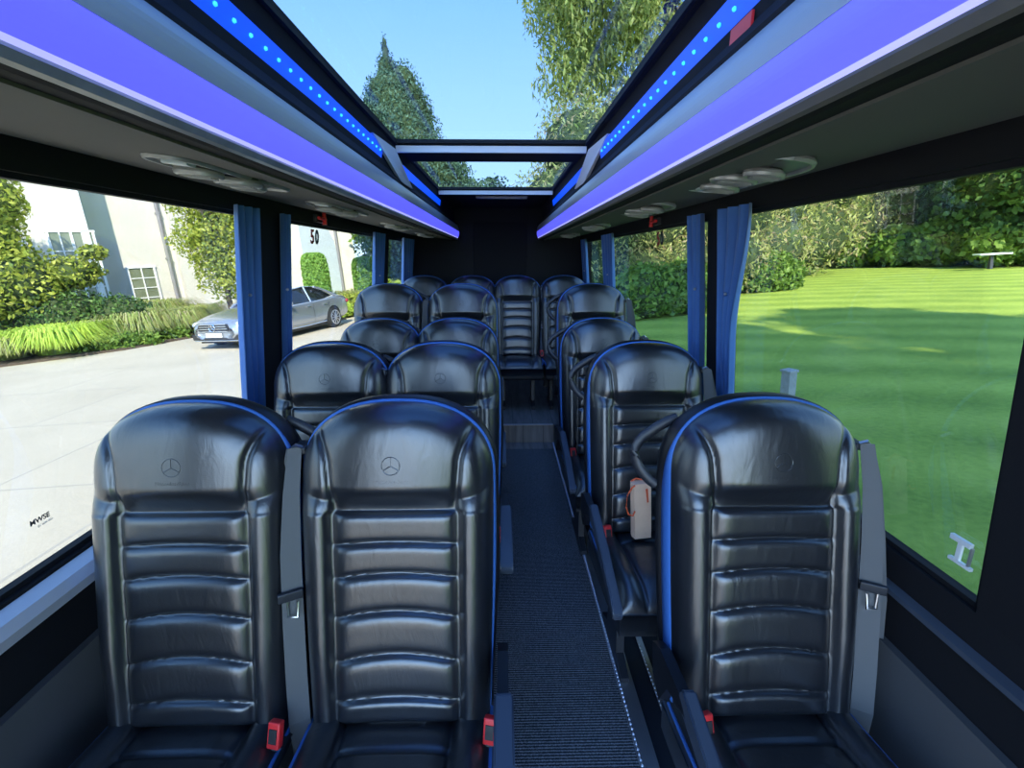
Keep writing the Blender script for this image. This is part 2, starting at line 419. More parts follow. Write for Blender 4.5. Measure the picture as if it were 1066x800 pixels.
def outline(n=60):
    pts = []
    TS = [BH*math.sin(PI/2*i/n) if False else t for i, t in enumerate(ts_list(n))]
    for t in TS: pts.append((-max(halfw(t), 0), t))
    for t in TS[::-1][1:]: pts.append((max(halfw(t), 0), t))
    return pts
OL = outline()
CX, CT = 0, .36
def ring(sc, dep, add=0):
    out = []
    for x, t in OL:
        dx, dt = x-CX, t-CT
        L = math.hypot(dx, dt)
        top = sm(.50, .70, t)
        out.append(bp(x*sc + (add*(dx/L if L else 0)), dep, CT + dt*(1+(sc-1)*.4) + add*dt/L*top*.8))
    return out
def loft(name, rings, m, cap=False):
    v = [p for r in rings for p in r]; n = len(rings[0]); f = []
    for i in range(len(rings)-1):
        for j in range(n-1): f.append((i*n+j, i*n+j+1, (i+1)*n+j+1, (i+1)*n+j))
    if cap: f.append(tuple((len(rings)-1)*n+j for j in range(n)))
    me = bpy.data.meshes.new(name); me.from_pydata(v, [], f); me.update()
    me.polygons.foreach_set('use_smooth', [True]*len(f)); return me
def ringv(dep0, dep1, add):      # depth differs between sides (0) and top (1)
    out = []
    for x, t in OL:
        dx, dt = x, t-CT; L = math.hypot(dx, dt); top = sm(.48, .66, t)
        dep = dep0+(dep1-dep0)*top
        out.append(bp(x + add*dx/L, dep, t + add*dt/L*top))
    return out
ME = {}
ME['backrest'] = make_backrest_mesh()
ME['side_gusset'] = loft('side_gusset', [ringv(-.010, -.010, -.003), ringv(-.014, -.011, .004), ringv(-.040, -.014, .006), ringv(-.066, -.017, .004), ringv(-.068, -.019, -.004)], None)
ME['back_shell'] = loft('back_shell', [ringv(-.060, -.013, -.006), ringv(-.066, -.018, .009), ringv(-.078, -.05, .014), ringv(-.105, -.085, .004), ringv(-.120, -.100, -.03)], None, cap=True)

CL = .43   # cushion length
def cush_h(x, y):     # y measured forward (0..CL)
    ax = abs(x); w = .212
    r = min(1, ax/w); e = max(0, 1-r**8)**.5
    fr = max(0, 1-min(1, max(0, (y-CL+.07)/.07))**2.6)**.5
    pw = .120
    d = 0
    if ax < pw:
        d = .012*(1-(ax/pw)**4)
        d -= .010*math.exp(-((y-.135)/.004)**2)
        d += .006*sm(.135, .2, y)
    u = min(1, max(0, (ax-pw)/(w-pw)))
    if u > 0: d = .030*math.sin(PI*u)**.8
    d -= .007*math.exp(-((ax-pw)/.0045)**2)
    return (.035 + d)*e*fr
def make_cushion_mesh():
    NX, NY = 70, 60; v = []; f = []
    for i in range(NY+1):
        y = CL*i/NY if i < NY*.8 else CL*(.8+.2*math.sin((i/NY-.8)/.2*PI/2))
        for j in range(NX+1):
            s = -1+2*j/NX; s = math.copysign(abs(s)**.92, s); x = s*.212*(1-.06*sm(.3, CL, y))
            v.append((x, .05-y*1.10, SZ-.055+cush_h(x/(1-.06*sm(.3, CL, y)), y)+.035*sm(0, .35, y)-.02*sm(.34, CL, y)))
    n = NX+1
    for i in range(NY):
        for j in range(NX): f.append((i*n+j+1, i*n+j, (i+1)*n+j, (i+1)*n+j+1))
    # skirt down
    base = len(v); per = [j for j in range(n)] ; loop = [NY*0+0]
    loop = [i*n for i in range(NY+1)] + [NY*n+j for j in range(1, n)] + [i*n+NX for i in range(NY-1, -1, -1)]
    for k in loop: x, y, z = v[k]; v.append((x*.985, y, z-.075))
    for a in range(len(loop)-1): f.append((loop[a], loop[a+1], base+a+1, base+a))
    me = bpy.data.meshes.new('seat_cushion'); me.from_pydata(v, [], f); me.update()
    me.polygons.foreach_set('use_smooth', [True]*len(f)); return me
ME['seat_cushion'] = make_cushion_mesh()
def shared(name, m, parent):
    me = ME[name]
    if not me.materials: me.materials.append(m)
    o = bpy.data.objects.new(name, me); col.objects.link(o); o.parent = parent; return o
EMB = {}
def emblem(parent):
    """pressed ring with a three-pointed star and small lettering"""
    t0 = .585
    if not EMB:
        bm = MB(); n = 40; r = .019
        pts = [(r*math.cos(a), r*math.sin(a)) for a in [2*PI*k/n for k in range(n+1)]]
        bm.tube([bp(x, front_depth(x, t0+z)-.0002, t0+z) for x, z in pts], .0011, 6)
        for k in range(3):
            a = PI/2+2*PI*k/3
            q = []
            for u in (0, .5, 1):
                x, z = .018*u*math.cos(a), .018*u*math.sin(a); q.append(bp(x, front_depth(x, t0+z)-.0002, t0+z))
            bm.tube(q, .0012, 6)
        me = text_mesh('Mercedes-Benz', .0115, .0004)
        for v in me.vertices:
            x, z = v.co.x, v.co.y-.034
            v.co = Vector(bp(x, front_depth(x, t0+z)+.0001+v.co.z, t0+z))
        bm.bm.from_mesh(me)
        o = bm.build('emblem', M['leather'], parent, smooth=False); EMB['m'] = o.data; return o
    o = bpy.data.objects.new('emblem', EMB['m']); col.objects.link(o); o.parent = parent; return o

def make_seat(name, side, arm, handle, buckle, belt):
    """side values: -1 left, +1 right, 0 none"""
    r = empty(name)
    shared('back_shell', M['shell'], r)
    g = shared('side_gusset', M['blue'], r); g['label'] = 'bright blue fabric edge of the backrest'
    b = shared('backrest', M['leather'], r); emblem(b)
    shared('seat_cushion', M['leather2'], r)
    # blue piping along both edges of the cushion
    for s in (-1, 1):
        pts = []
        for i in range(24):
            y = .02 + (CL-.05)*i/23
            x = s*.2055*(1-.06*sm(.3, CL, y))
            pts.append((x, .05-y*1.10, SZ-.055+cush_h(.2055, y)+.035*sm(0, .35, y)-.02*sm(.34, CL, y)+.002))
        p = MB().tube(pts, .0042, 8).build('cushion_piping', M['blue'], r, True); p['label'] = 'blue cushion piping'
    mb = MB(); mb.box(-.19, .19, -.36, .05, SZ-.155, SZ-.085, .02); mb.build('cushion_base', M['plastic'], r, True)
    for s in (-1, 1):
        l = MB(); l.prism([(-.30, 0), (.02, 0), (.02, .03), (-.06, .06), (-.09, SZ-.15), (-.19, SZ-.15), (-.22, .06), (-.30, .03)], 'x', s*.13-.014, s*.13+.014)
        l.build('leg', M['plastic'], r)
    if arm:
        X = arm*(HW+.021 if arm > 0 else HW+.014); AW = .019 if arm > 0 else .014
        L = .30 if name == 'aisle_seat' else .40
        drop = .02 if name == 'aisle_seat' else .10
        a = MB(); n = 10
        prof = [(-.10, .578), (-.115, .592), (-.10-L*.5, .590-drop*.45), (-.10-L, .585-drop), (-.115-L, .570-drop), (-.11-L, .548-drop), (-.10-L*.5, .552-drop*.45), (-.10, .545)]
        a.prism(prof, 'x', X-AW, X+AW)
        bmesh.ops.bevel(a.bm, geom=list(a.bm.edges), offset=.004, segments=2, affect='EDGES')
        ao = a.build('armrest', M['arm'], r, True)
        k = MB(); k.prism([(.05, .47), (.07, .54), (.02, .565), (-.10, .570), (-.14, .55), (-.04, .515), (.00, .44)], 'x', X-.014, X+.010)
        k.build('armrest_arm', M['shell'], ao)
    if buckle:
        X = buckle*((HW-.010) if name != 'single_seat' else (HW-.052))
        s_ = MB(); s_.box(-.014, .014, -.009, .009, 0, .055, .004, Matrix.Translation((X, -.085, SZ-.002)) @ Euler((R(-18), 0, R(-12*buckle))).to_matrix().to_4x4())
        bo = s_.build('belt_buckle', M['red'], r, True); bo['label'] = 'red belt buckle'
        MB().tube([(X, .02, SZ-.06), (X, -.04, SZ-.03), (X, -.083, SZ-.008)], .01, 8, (.012, .005)).build('buckle_stalk', M['plastic'], bo, True)
        MB().box(-.009, .009, -.011, -.008, .012, .042, .001, Matrix.Translation((X, -.085, SZ-.002)) @ Euler((R(-18), 0, R(-12*buckle))).to_matrix().to_4x4()).build('buckle_slot', M['blackink'], bo)
    if handle:
        pts = []
        for i in range(15):
            u = i/14; a = u*PI
            t = .665 - .165*u
            x0 = halfw(t)+.010 if t < .62 else halfw(t)+.006
            pts.append(bp(handle*(min(x0, .225) + .052*math.sin(a)**.8), -.085-.012*math.sin(a), t))
        MB().tube(pts, .009, 10, (.010, .013)).build('grab_handle', M['plastic'], r, True)
    if belt:
        # guide on the shoulder, webbing down the side with a tongue
        X = belt*(HW+.004)
        gmb = MB(); gmb.box(X-.016, X+.006 if belt > 0 else X+.016, .12, .17, 1.005, 1.022, .005); gd = gmb.build('belt_guide', M['plastic'], r, True)
        MB().tube([(X-.010*belt, .12, 1.024), (X, .112, 1.032), (X+.012*belt, .12, 1.022)], .004, 6).build('guide_loop', M['metal'], gd, True)
        def strap(pl, wd):
            v = []; f = []; th = .0012
            for (x, y, z, w, yaw) in pl:
                cx, sx = math.cos(yaw), math.sin(yaw)
                for sgn, q in ((-1, -th), (1, -th), (1, th), (-1, th)):
                    v.append((x+sgn*w*cx - q*sx, y+sgn*w*sx + q*cx, z))
            for i in range(len(pl)-1):
                for k in range(4): f.append((i*4+k, i*4+(k+1) % 4, i*4+4+(k+1) % 4, i*4+4+k))
            f.append((0, 1, 2, 3)); e = (len(pl)-1)*4; f.append((e+3, e+2, e+1, e))
            return v, f
        XX = belt*(HW+.014)
        yw = R(-28)*belt
        v, f = strap([(XX-.006*belt, .115, 1.025, .014, yw), (XX, .085, .93, .017, yw), (XX+.004*belt, .055, .80, .021, yw), (XX+.004*belt, .03, .66, .022, yw), (XX, .0, .52, .022, yw), (XX-.004*belt, -.02, .42, .022, yw), (XX-.004*belt, -.02, .20, .02, yw)], 0)
        mesh('seat_belt', v, f, M['belt'], r)['label'] = 'grey belt webbing'
        X2 = XX+belt*.030
        v, f = strap([(XX+.006*belt, .125, 1.02, .010, yw), (X2-.008*belt, .105, .93, .014, yw), (X2, .085, .80, .022, yw), (X2+.012*belt, .065, .66, .025, yw), (X2+.018*belt, .05, .50, .026, yw), (X2+.014*belt, .03, .34, .024, yw), (X2, .02, .12, .02, yw)], 0)
        mesh('seat_belt', v, f, M['belt'], r)['label'] = 'grey belt webbing'
        tg = MB(); tg.box(-.026, .026, -.005, .005, 0, .022, .003, Matrix.Translation((XX+.004*belt, .030, .70)) @ Euler((0, 0, yw)).to_matrix().to_4x4())
        to = tg.build('belt_tongue', M['plastic'], r, True)
        MB().tube([(XX-.010, .026, .70), (XX-.010, .020, .665), (XX+.012, .020, .665), (XX+.012, .026, .70)], .003, 6).build('tongue_plate', M['metal'], to, True)
    return r

seatA = make_seat('passenger_seat', -1, 0, 1, 1, 0)
seatB = make_seat('aisle_seat', 0, 1, 0, 1, -1)
seatC = make_seat('single_seat', 1, -1, -1, -1, 1)
seatD = make_seat('bench_seat', 0, 0, 0, -1, 1)
rows = [(.88, 0), (1.63, 0), (2.37, 0), (2.90, .150)]
rn = ['front row nearest the camera', 'second row from the front', 'third row from the front', 'raised fourth row just behind the third']
placed = {'A': seatA, 'B': seatB, 'C': seatC}
wA = ['black leather seat in the front row beside the left window',
      'black leather seat beside the left window, directly behind the nearest left window seat',
      'low-standing black leather headrest seat by the left window in the third row',
      'black leather seat on the raised step by the left window, fourth row']
wB = ['black leather seat in the front row left of the aisle, creased headrest',
      'black leather seat left of the aisle in the second row',
      'black leather seat left of the aisle in the third row',
      'black leather seat left of the aisle in the raised fourth row']
wC = ['front single black leather seat right of the aisle with wide blue edge',
      'single black leather seat right of the aisle with a beige gift bag on it',
      'single black leather seat right of the aisle in the third row',
      'single black leather seat right of the aisle in the raised fourth row']
def stack(x0, dx): return x0+dx
for i, (y, z) in enumerate(rows):
    for key, xs, L in (('A', (-.690, -.640, -.640, -.705), wA), ('B', (-.236, -.226, -.240, -.250), wB), ('C', (  .598, .545, .525, .565), wC)):
        o = placed[key] if i == 0 else copy_tree(placed[key])
        o.location = (xs[i], y, z)
        tag(o, L[i], 'seat', 'black leather passenger seats with blue trim')
wD = ['rear bench seat in the left corner beside the left rear window', 'rear bench seat left of centre with a sunlit headrest top',
      'rear bench seat facing the aisle straight on', 'rear bench seat in the right corner by the right rear window']
for i, x in enumerate((-.70, -.27, .135, .555)):
    o = seatD if i == 0 else copy_tree(seatD)
    o.location = (x, 4.27, .15); tag(o, 'black leather '+wD[i], 'seat', 'black leather rear bench seats')

# =================================================================== BUS INTERIOR
XC = -.04
YF, YR = -.55, 5.25
def wx(side, z):      # inner face of the side wall at a height
    hw = .945 if z < .76 else .945 - (.945-.868)*(z-.76)/.82
    return XC + side*hw
WINS = {-1: [(.30, 1.84), (2.09, 3.80), (4.05, 4.98)], 1: [(.76, 1.86), (2.02, 4.0), (4.15, 4.98)]}
ZS, ZT = .77, 1.585
def wall_quadbox(mb, side, y0, y1, z0, z1, th=.05):
    a0, a1 = wx(side, z0+1e-6), wx(side, z1)
    o0, o1 = a0+side*th, a1+side*th
    P = [(a0, z0), (a1, z1), (o1, z1), (o0, z0)]
    mb.prism(P, 'y', y0, y1)
for side, nm in ((-1, 'left'), (1, 'right')):
    mb = MB(); ws = WINS[side]
    mb.prism([(XC+side*.945, -.02), (XC+side*.945, ZS), (XC+side*.995, ZS), (XC+side*.995, -.02)], 'y', YF, YR)
    wall_quadbox(mb, side, YF, YR, ZT, 1.92)
    ys = [YF]+[q for w in ws for q in w]+[YR]
    for k in range(0, len(ys), 2): wall_quadbox(mb, side, ys[k], ys[k+1], ZS, ZT)
    struct(mb.build('wall_'+nm, M['black']))
    # lower trim panel
    mb = MB(); mb.prism([(XC+side*.944, .02), (XC+side*.944, .56), (XC+side*.925, .56), (XC+side*.925, .02)], 'y', YF, YR-.01)
    struct(mb.build('trim_lower_'+nm, M['greypanel']))
    # sill rail with the light metal strip
    mb = MB()
    if side < 0: mb.prism([(XC-.944, .735), (XC-.944, .762), (XC-.915, .750), (XC-.905, .728), (XC-.915, .70), (XC-.944, .70)], 'y', YF, YR-.01)
    else: mb.prism([(XC+.944, .685), (XC+.944, .70), (XC+.926, .692), (XC+.924, .682), (XC+.944, .675)], 'y', YF, YR-.01)
    struct(mb.build('trim_sill_'+nm, M['silvertrim'] if side < 0 else M['arm']))
    for k, (y0, y1) in enumerate(ws):
        wn = empty('window_%d' % (k+1+(3 if side > 0 else 0)), (wx(side, 1.1), (y0+y1)/2, ZS)); struct(wn)
        th = .022
        xo0, xo1 = wx(side, ZS)+side*.026, wx(side, ZT)+side*.026
        lx = wn.location
        g = MB(); g.prism([(xo0-lx.x, 0), (xo1-lx.x, ZT-ZS), (xo1+side*.004-lx.x, ZT-ZS), (xo0+side*.004-lx.x, 0)], 'y', y0-lx.y, y1-lx.y)
        g.build('pane', M['glass'], wn)
        fr = MB()
        for (za, zb, ya, yb) in ((0, .012, y0, y1), (ZT-ZS-.012, ZT-ZS, y0, y1), (0, ZT-ZS, y0, y0+.014), (0, ZT-ZS, y1-.014, y1)):
            A = wx(side, ZS+za)+side*.012-lx.x; B = wx(side, ZS+zb)+side*.012-lx.x
            fr.prism([(A, za), (B, zb), (B+side*.02, zb), (A+side*.02, za)], 'y', ya-lx.y, yb-lx.y)
        fr.build('window_frame', M['black'], wn)
# floor
AX0, AX1 = -.035, .395
mb = MB(); mb.box(XC-.99, XC+.99, YF, YR, -.08, -.005); struct(mb.build('floor', M['plastic']))
mb = MB(); mb.box(AX0, AX1, YF, 3.44, -.005, .004); struct(mb.build('floor_carpet', M['carpet']))
YS = 3.58
mb = MB(); mb.box(AX0, AX1, 3.44, YS, -.005, .003); struct(mb.build('floor_vinyl_strip', M['wood']))
mb = MB(); mb.box(XC-.945, XC+.945, YS, YR, -.005, .15); struct(mb.build('floor_rear_platform', M['wood']))
mb = MB(); mb.box(XC-.945, -.06, 2.42, YS, -.005, .148, .01); mb.box(.40, XC+.945, 2.42, YS, -.005, .148, .01); struct(mb.build('floor_wheel_box', M['plastic']))
def beaded(name, p0, p1, wd, beadr, label, spacing=.016):
    """metal edging with a beaded bright rim"""
    p0, p1 = Vector(p0), Vector(p1); d = p1-p0; L = d.length; d.normalize(); s = Vector((0, 0, 1)).cross(d).normalized()*wd
    mb = MB()
    v = [p0, p1, p1+s, p0+s]; up = Vector((0, 0, .006))
    a = [mb.bm.verts.new(q) for q in v]; b = [mb.bm.verts.new(q+up) for q in v]
    mb.bm.faces.new(a); mb.bm.faces.new(b)
    for i in range(4): mb.bm.faces.new((a[i], a[(i+1) % 4], b[(i+1) % 4], b[i]))
    n = int(L/spacing)
    for i in range(n):
        c = p0 + d*(i+.5)*spacing + up + s*.12
        bmesh.ops.create_icosphere(mb.bm, subdivisions=1, radius=beadr, matrix=Matrix.Translation(c))
    return struct(mb.build(name, M['alu']))
beaded('trim_aisle_right', (AX1-.004, -.3, .004), (AX1-.004, 3.56, .004), -.055, .0055, '')
beaded('trim_seat_rail', (AX1+.115, -.3, .004), (AX1+.115, 2.40, .004), -.02, .005, '')
beaded('trim_step_edge', (AX1, YS-.012, .150), (AX0-.02, YS-.012, .150), -.022, .006, '')
# roof: lockers, lining
CZ = 1.95
def extr(name, poly, y0, y1, m, parent=None):
    return MB().prism(poly, 'y', y0, y1).build(name, m, parent)
SKY = (-.475, .385, .15, 2.36, 2.74, 3.86)     # x0 x1 | pane 1 y0 y1 | pane 2 y0 y1
mb = MB()
x0, x1, a0, a1, b0, b1 = SKY
for (xa, xb, ya, yb) in ((XC-.95, x0, YF, YR), (x1, XC+.95, YF, YR), (x0, x1, YF, a0), (x0, x1, a1, b0), (x0, x1, b1, YR)):
    mb.box(xa, xb, ya, yb, 1.915, 1.932)
struct(mb.build('ceiling', M['lining']))
for k, (ya, yb) in enumerate(((a0, a1), (b0, b1))):
    w = empty('window_%d' % (7+k), ((x0+x1)/2, (ya+yb)/2, 1.95)); struct(w)
    lx = w.location
    MB().box(x0-lx.x, x1-lx.x, ya-lx.y, yb-lx.y, -.024, -.018).build('pane', M['roofglass'], w)
    t = .014
    fr = MB(); fr.box(x0-lx.x, x1-lx.x, ya-lx.y, ya-lx.y+t, -.033, -.012); fr.box(x0-lx.x, x1-lx.x, yb-lx.y-t, yb-lx.y, -.028, -.012)
    fr.box(x0-lx.x, x0-lx.x+.01, ya-lx.y, yb-lx.y, -.033, -.012); fr.box(x1-lx.x-.01, x1-lx.x, ya-lx.y, yb-lx.y, -.033, -.012)
    fr.build('window_frame', M['black'], w)
    MB().prism([(yb-lx.y+.004, -.0345), (yb-lx.y+.008, -.062), (yb-lx.y+.036, -.060), (yb-lx.y+.036, -.035)], 'x', x0-lx.x, x1-lx.x).build('silver_strip', M['whitetrim'], w)
mb = MB(); mb.box(XC-.99, XC+.99, YR, YR+.05, -.02, 1.985); struct(mb.build('wall_rear', M['black']))
# seams on the rear wall
mb = MB(); mb.box(-.30, .26, YR-.012, YR, .9, 1.78, .004); struct(mb.build('trim_rear_panel', M['lining']))
# rear header light
rl = tag(empty('ceiling_light', (.0, 4.2, 1.915)), 'slim silver lamp on the black ceiling behind the rear roof pane', 'light')
MB().box(-.21, .21, -.035, .035, -.018, 0, .006).build('housing', M['vent'], rl, True)
MB().box(-.19, .19, -.022, .022, -.022, -.017, .002).build('diffuser', M['lamp'], rl, True)

for side, nm in ((-1, 'left'), (1, 'right')):
    def X(v): return XC + side*v
    root = tag(empty('luggage_locker', (X(.6), 2.2, 1.6)), 'long silver overhead locker with blue lit band along the %s side' % nm, 'locker', 'overhead lockers')
    o = root.location
    def pl(pts): return [(X(a)-o.x, z-o.z) for a, z in pts]
    ya, yb = YF-o.y, 5.22-o.y
    extr('locker_body', pl([(.858, 1.652), (.445, 1.607), (.425, 1.609), (.420, 1.64), (.420, 1.76), (.45, 1.80), (.50, 1.90), (.825, 1.90)]), ya, yb, M['lining'], root)
    extr('underside', pl([(.850, 1.652), (.480, 1.611), (.480, 1.606), (.850, 1.643)]), ya, yb, M['under'], root)
    extr('lip', pl([(.428, 1.606), (.419, 1.608), (.413, 1.617), (.416, 1.622), (.428, 1.616)]), ya, yb, M['under'] if side > 0 else M['vent'], root)
    # convex lit band then convex silver band
    def arc(pa, pb, bulge, n=8):
        out = []
        for i in range(n+1):
            u = i/n; x = pa[0]+(pb[0]-pa[0])*u; z = pa[1]+(pb[1]-pa[1])*u
            out.append((x-bulge*math.sin(PI*u), z))
        return out
    gs = extr('glow_line', pl([(.4165, 1.622), (.4125, 1.628), (.43, 1.628), (.43, 1.622)]), ya, yb, M['glowstrip'], root); gs['label'] = 'pale glowing line below the blue band'
    A = arc((.413, 1.628), (.402, 1.686), .004)
    p = extr('lit_band', pl(A+[(.425, 1.686), (.425, 1.628)]), ya, yb, M['bluepanel'], root); p['label'] = 'glowing blue band'
    A = arc((.402, 1.687), (.432, 1.768), .009)
    p = extr('silver_band', pl(A+[(.45, 1.768), (.45, 1.687)]), ya, yb, M['locker'], root)
    for pz in (p,): pz.data.polygons.foreach_set('use_smooth', [False]*len(pz.data.polygons))
    extr('end_cap', pl([(.40, 1.60), (.40, 1.77), (.46, 1.80), (.46, 1.60)]), 5.205-o.y, 5.235-o.y, M['lining'], root)
    # strip light under the roof rail
    s1 = tag(empty('led_strip', (X(.445), 1.0, 1.845)), 'front blue strip light with bright dots above the %s locker' % nm, 'strip light', 'blue strip lights under the roof')
    so = s1.location
    def sp(pts): return [(X(a)-so.x, z-so.z) for a, z in pts]
    extr('strip', sp([(.449, 1.822), (.441, 1.870), (.452, 1.872), (.458, 1.822)]), .05-so.y, 2.14-so.y, M['ledstrip'], s1)
    dm = MB(); bmesh.ops.create_icosphere(dm.bm, subdivisions=1, radius=.0048); dot = dm.build('led', M['dotlens'], s1, True)
    dot.location = (X(.4435)-so.x, .72-so.y, 0)
    for k in range(1, 24):
        c = dot.copy(); col.objects.link(c); c.parent = s1; c.location = (X(.4435)-so.x, .72+.06*k-so.y, 0)
    s2 = extr('led_strip', [(x_, z_) for x_, z_ in sp([(.449, 1.824), (.442, 1.866), (.452, 1.868), (.458, 1.824)])], -.0, 1.75, M['ledstrip'])
    s2.location = (so.x, 2.30, so.z); tag(s2, 'rear blue strip light above the %s locker beyond the silver rib' % nm, 'strip light', 'blue strip lights under the roof')
    # rail between locker and roof glass
    mb = MB(); mb.prism([(X(.452), 1.76), (X(.449), 1.826), (X(.458), 1.826), (X(.453), 1.866), (X(.437), 1.92), (X(.50), 1.92), (X(.50), 1.76)], 'y', YF, YR-.01)
    struct(mb.build('trim_roof_%s' % nm, M['lining']))
    # silver rib across the strip
    rb = MB(); xa, xb = X(.438), X(.418)
    P = [(xa, 1.98, 1.880), (X(.415), 2.26, 1.880), (xb-side*.0, 2.66, 1.772), (X(.43), 2.44, 1.772)]
    Q = [(x+side*.012, y, z) for x, y, z in P]
    a = [rb.bm.verts.new(q) for q in P]; b = [rb.bm.verts.new(q) for q in Q]
    rb.bm.faces.new(a); rb.bm.faces.new(b[::-1])
    for i in range(4): rb.bm.faces.new((a[i], b[i], b[(i+1) % 4], a[(i+1) % 4]))
    tag(rb.build('roof_rib', M['whitetrim']), 'pale silver slanted rib joining %s strip light and locker' % nm, 'trim', 'silver roof ribs')

# vents below the lockers
def make_vent():
    r = empty('air_vent')
    def blob(n=40):
        pts = []
        for k in range(n):
            a = 2*PI*k/n; y = .235*math.cos(a); wv = .062 + .016*math.cos(2*a) + .012*math.cos(a+.6)
            pts.append((wv*math.copysign(abs(math.sin(a))**.8, math.sin(a)), y))
        return pts
    B = blob()
    mb = MB(); mb.prism([(x, y) for x, y in B], 'z', -.006, .004)
    mb.build('bezel', M['ventbody'], r)
    mb = MB(); mb.tube([(x*1.0, y*1.0, -.006) for x, y in B+[B[0]]], .0045, 6).build('bezel_rim', M['vent'], r, True)
    for (cx, cy, rr) in ((-.004, -.10, .034), (.012, .02, .038), (-.006, .115, .030)):
        n = MB(); n.tube([(cx+rr*math.cos(2*PI*k/24), cy+rr*math.sin(2*PI*k/24), -.014) for k in range(25)], .0055, 8)
        no = n.build('nozzle', M['vent'], r, True)
        q = MB(); q.cyl((cx, cy, -.017), (cx, cy, -.004), rr*.90, rr*.95, 24).build('nozzle_core', M['ventdark'], no)
        q = MB()
        for k in (-1, 0, 1): q.box(cx-rr*.75, cx+rr*.75, cy+k*rr*.4-.0015, cy+k*rr*.4+.0015, -.021, -.015)
        q.build('louvre', M['vent'], no)
    lp = MB(); lp.box(-.02, .02, -.192, -.160, -.012, -.004, .003).build('reading_lamp', M['lamp'], r, True)
    return r
v0 = make_vent(); first = True
pos = ['nearest the camera', 'second from the camera', 'third from the camera', 'fourth from the camera', 'farthest from the camera']
for side, nm in ((-1, 'left'), (1, 'right')):
    for k, y in enumerate((.26, 1.24, 2.05, 3.15, 4.3)):
        o = v0 if first else copy_tree(v0); first = False
        xx = .61; o.location = (XC+side*xx, y, 1.612+(xx-.462)*.1018)
        o.rotation_euler = (0, -side*math.atan(.1018), 0 if side < 0 else PI); o.scale = (1.3, 1.0, 1.5)
        tag(o, 'oval silver air vent under the %s locker, %s' % (nm, pos[k]), 'air vent', 'air vents under the lockers')

# curtains
def curtain(side, y0, y1, label, sweep=0.0, folds=4, gather=.5):
    r = empty('window_curtain', (wx(side, .8), (y0+y1)/2, .74))
    nz, ny = 26, folds*10; v = []; f = []
    z0, z1 = .745, 1.60
    for layer in (0, 1):
        for i in range(nz+1):
            u = i/nz; z = z0+(z1-z0)*u
            wide = 1 + sweep*sm(.45, 1, u) + .10*math.sin(u*PI)*0
            for j in range(ny+1):
                s = j/ny
                yy = (y0 + (y1-y0)*s) if sweep >= 0 else 0
                yy = y1 - (y1-y0)*(1-s)*wide
                amp = .012*(1+.3*math.sin(3*u+s*5))
                xx = wx(side, z) - side*(.022 + amp*math.cos(s*folds*2*PI + .6*math.sin(2.5*u)) + layer*(-.003))
                v.append((xx-r.location.x, yy-r.location.y, z-r.location.z))
    n = ny+1; off = (nz+1)*n
    for L in (0, 1):
        for i in range(nz):
            for j in range(ny):
                q = (L*off+i*n+j, L*off+i*n+j+1, L*off+(i+1)*n+j+1, L*off+(i+1)*n+j); f.append(q if L == 0 else q[::-1])
    o = mesh('curtain_cloth', v, f, M['curtain'], r, True)
    s = MB(); zz = 1.30; s.sphere((wx(side, zz)-side*.040-r.location.x, (y0+y1)/2-.03-r.location.y, zz-r.location.z), .006, (1, 1, 1), 6).build('snap_button', M['metal'], r, True)
    s = MB(); zz = .83; s.sphere((wx(side, zz)-side*.040-r.location.x, (y0+y1)/2-.02-r.location.y, zz-r.location.z), .006, (1, 1, 1), 6).build('snap_button', M['metal'], r, True)
    tag(r, label, 'curtain', 'blue window curtains'); return r
curtain(-1, 1.705, 1.85, 'blue curtain at the rear edge of the nearest left window', 0, 3)
curtain(-1, 2.055, 2.11, 'dark-looking blue curtain sliver at the front edge of the middle left window', 0, 2)
curtain(-1, 3.52, 3.78, 'blue curtain at the rear edge of the middle left window', .1, 4)
curtain(-1, 4.55, 5.0, 'blue curtain across the rear part of the left rear window', .1, 5)
curtain(1, 1.735, 1.85, 'blue curtain flared at the top at the rear edge of the nearest right window', 1.0, 3)
curtain(1, 2.01, 2.15, 'blue curtain on the front edge of the middle right window', 0, 3)
curtain(1, 3.66, 3.99, 'blue curtain at the rear edge of the middle right window', .1, 4)
curtain(1, 4.80, 5.02, 'narrow blue curtain by the right rear window near the back wall', .1, 3)

# hammers, window numbers, stickers
def hammer(side, y, label):
    z = 1.612; x = wx(side, z)-side*.012
    r = tag(empty('emergency_hammer', (x, y, z)), label, 'hammer', 'emergency hammers')
    MB().box(-.012, .012, -.055, .055, -.018, .018, .003).build('holder', M['plastic'], r, True).location = (side*.006, 0, 0)
    MB().tube([(-side*.016, -.055, 0), (-side*.016, .035, 0)], .008, 10).build('handle', M['red'], r, True)
    h = MB(); h.cyl((-side*.016, .022, -.026), (-side*.016, .022, .030), .011, .009, 12); h.build('hammer_head', M['red'], r, True)
    return r
hammer(-1, 2.50, 'red emergency hammer on the black header above the middle left window')
hammer(1, 2.66, 'red emergency hammer on the black header above the middle right window')
def on_glass(side, me_list, y, z, scale, name, label, cat, mirror_rot=0):
    """flat marks on the inner face of a side pane, readable from inside"""
    x = wx(side, z)+side*.0235
    r = empty(name, (x, y, z))
    # text x axis runs along -y*side..., text y axis up the pane
    ex = Vector((0, 1 if side < 0 else -1, 0)); ey = Vector((-side*.094, 0, .9956)); ez = ex.cross(ey)
    Mx = Matrix((ex, ey, ez)).transposed().to_4x4() @ Matrix.Rotation(mirror_rot, 4, 'Z') @ Matrix.Scale(scale, 4)
    for nm, me, m, dx in me_list:
        me2 = me.copy(); me2.transform(Mx @ Matrix.Translation((dx, 0, 0)))
        link(nm, me2, m, r)
    return tag(r, label, cat)
five, zero = text_mesh('5', .1, .002, True), text_mesh('0', .1, .002, True)
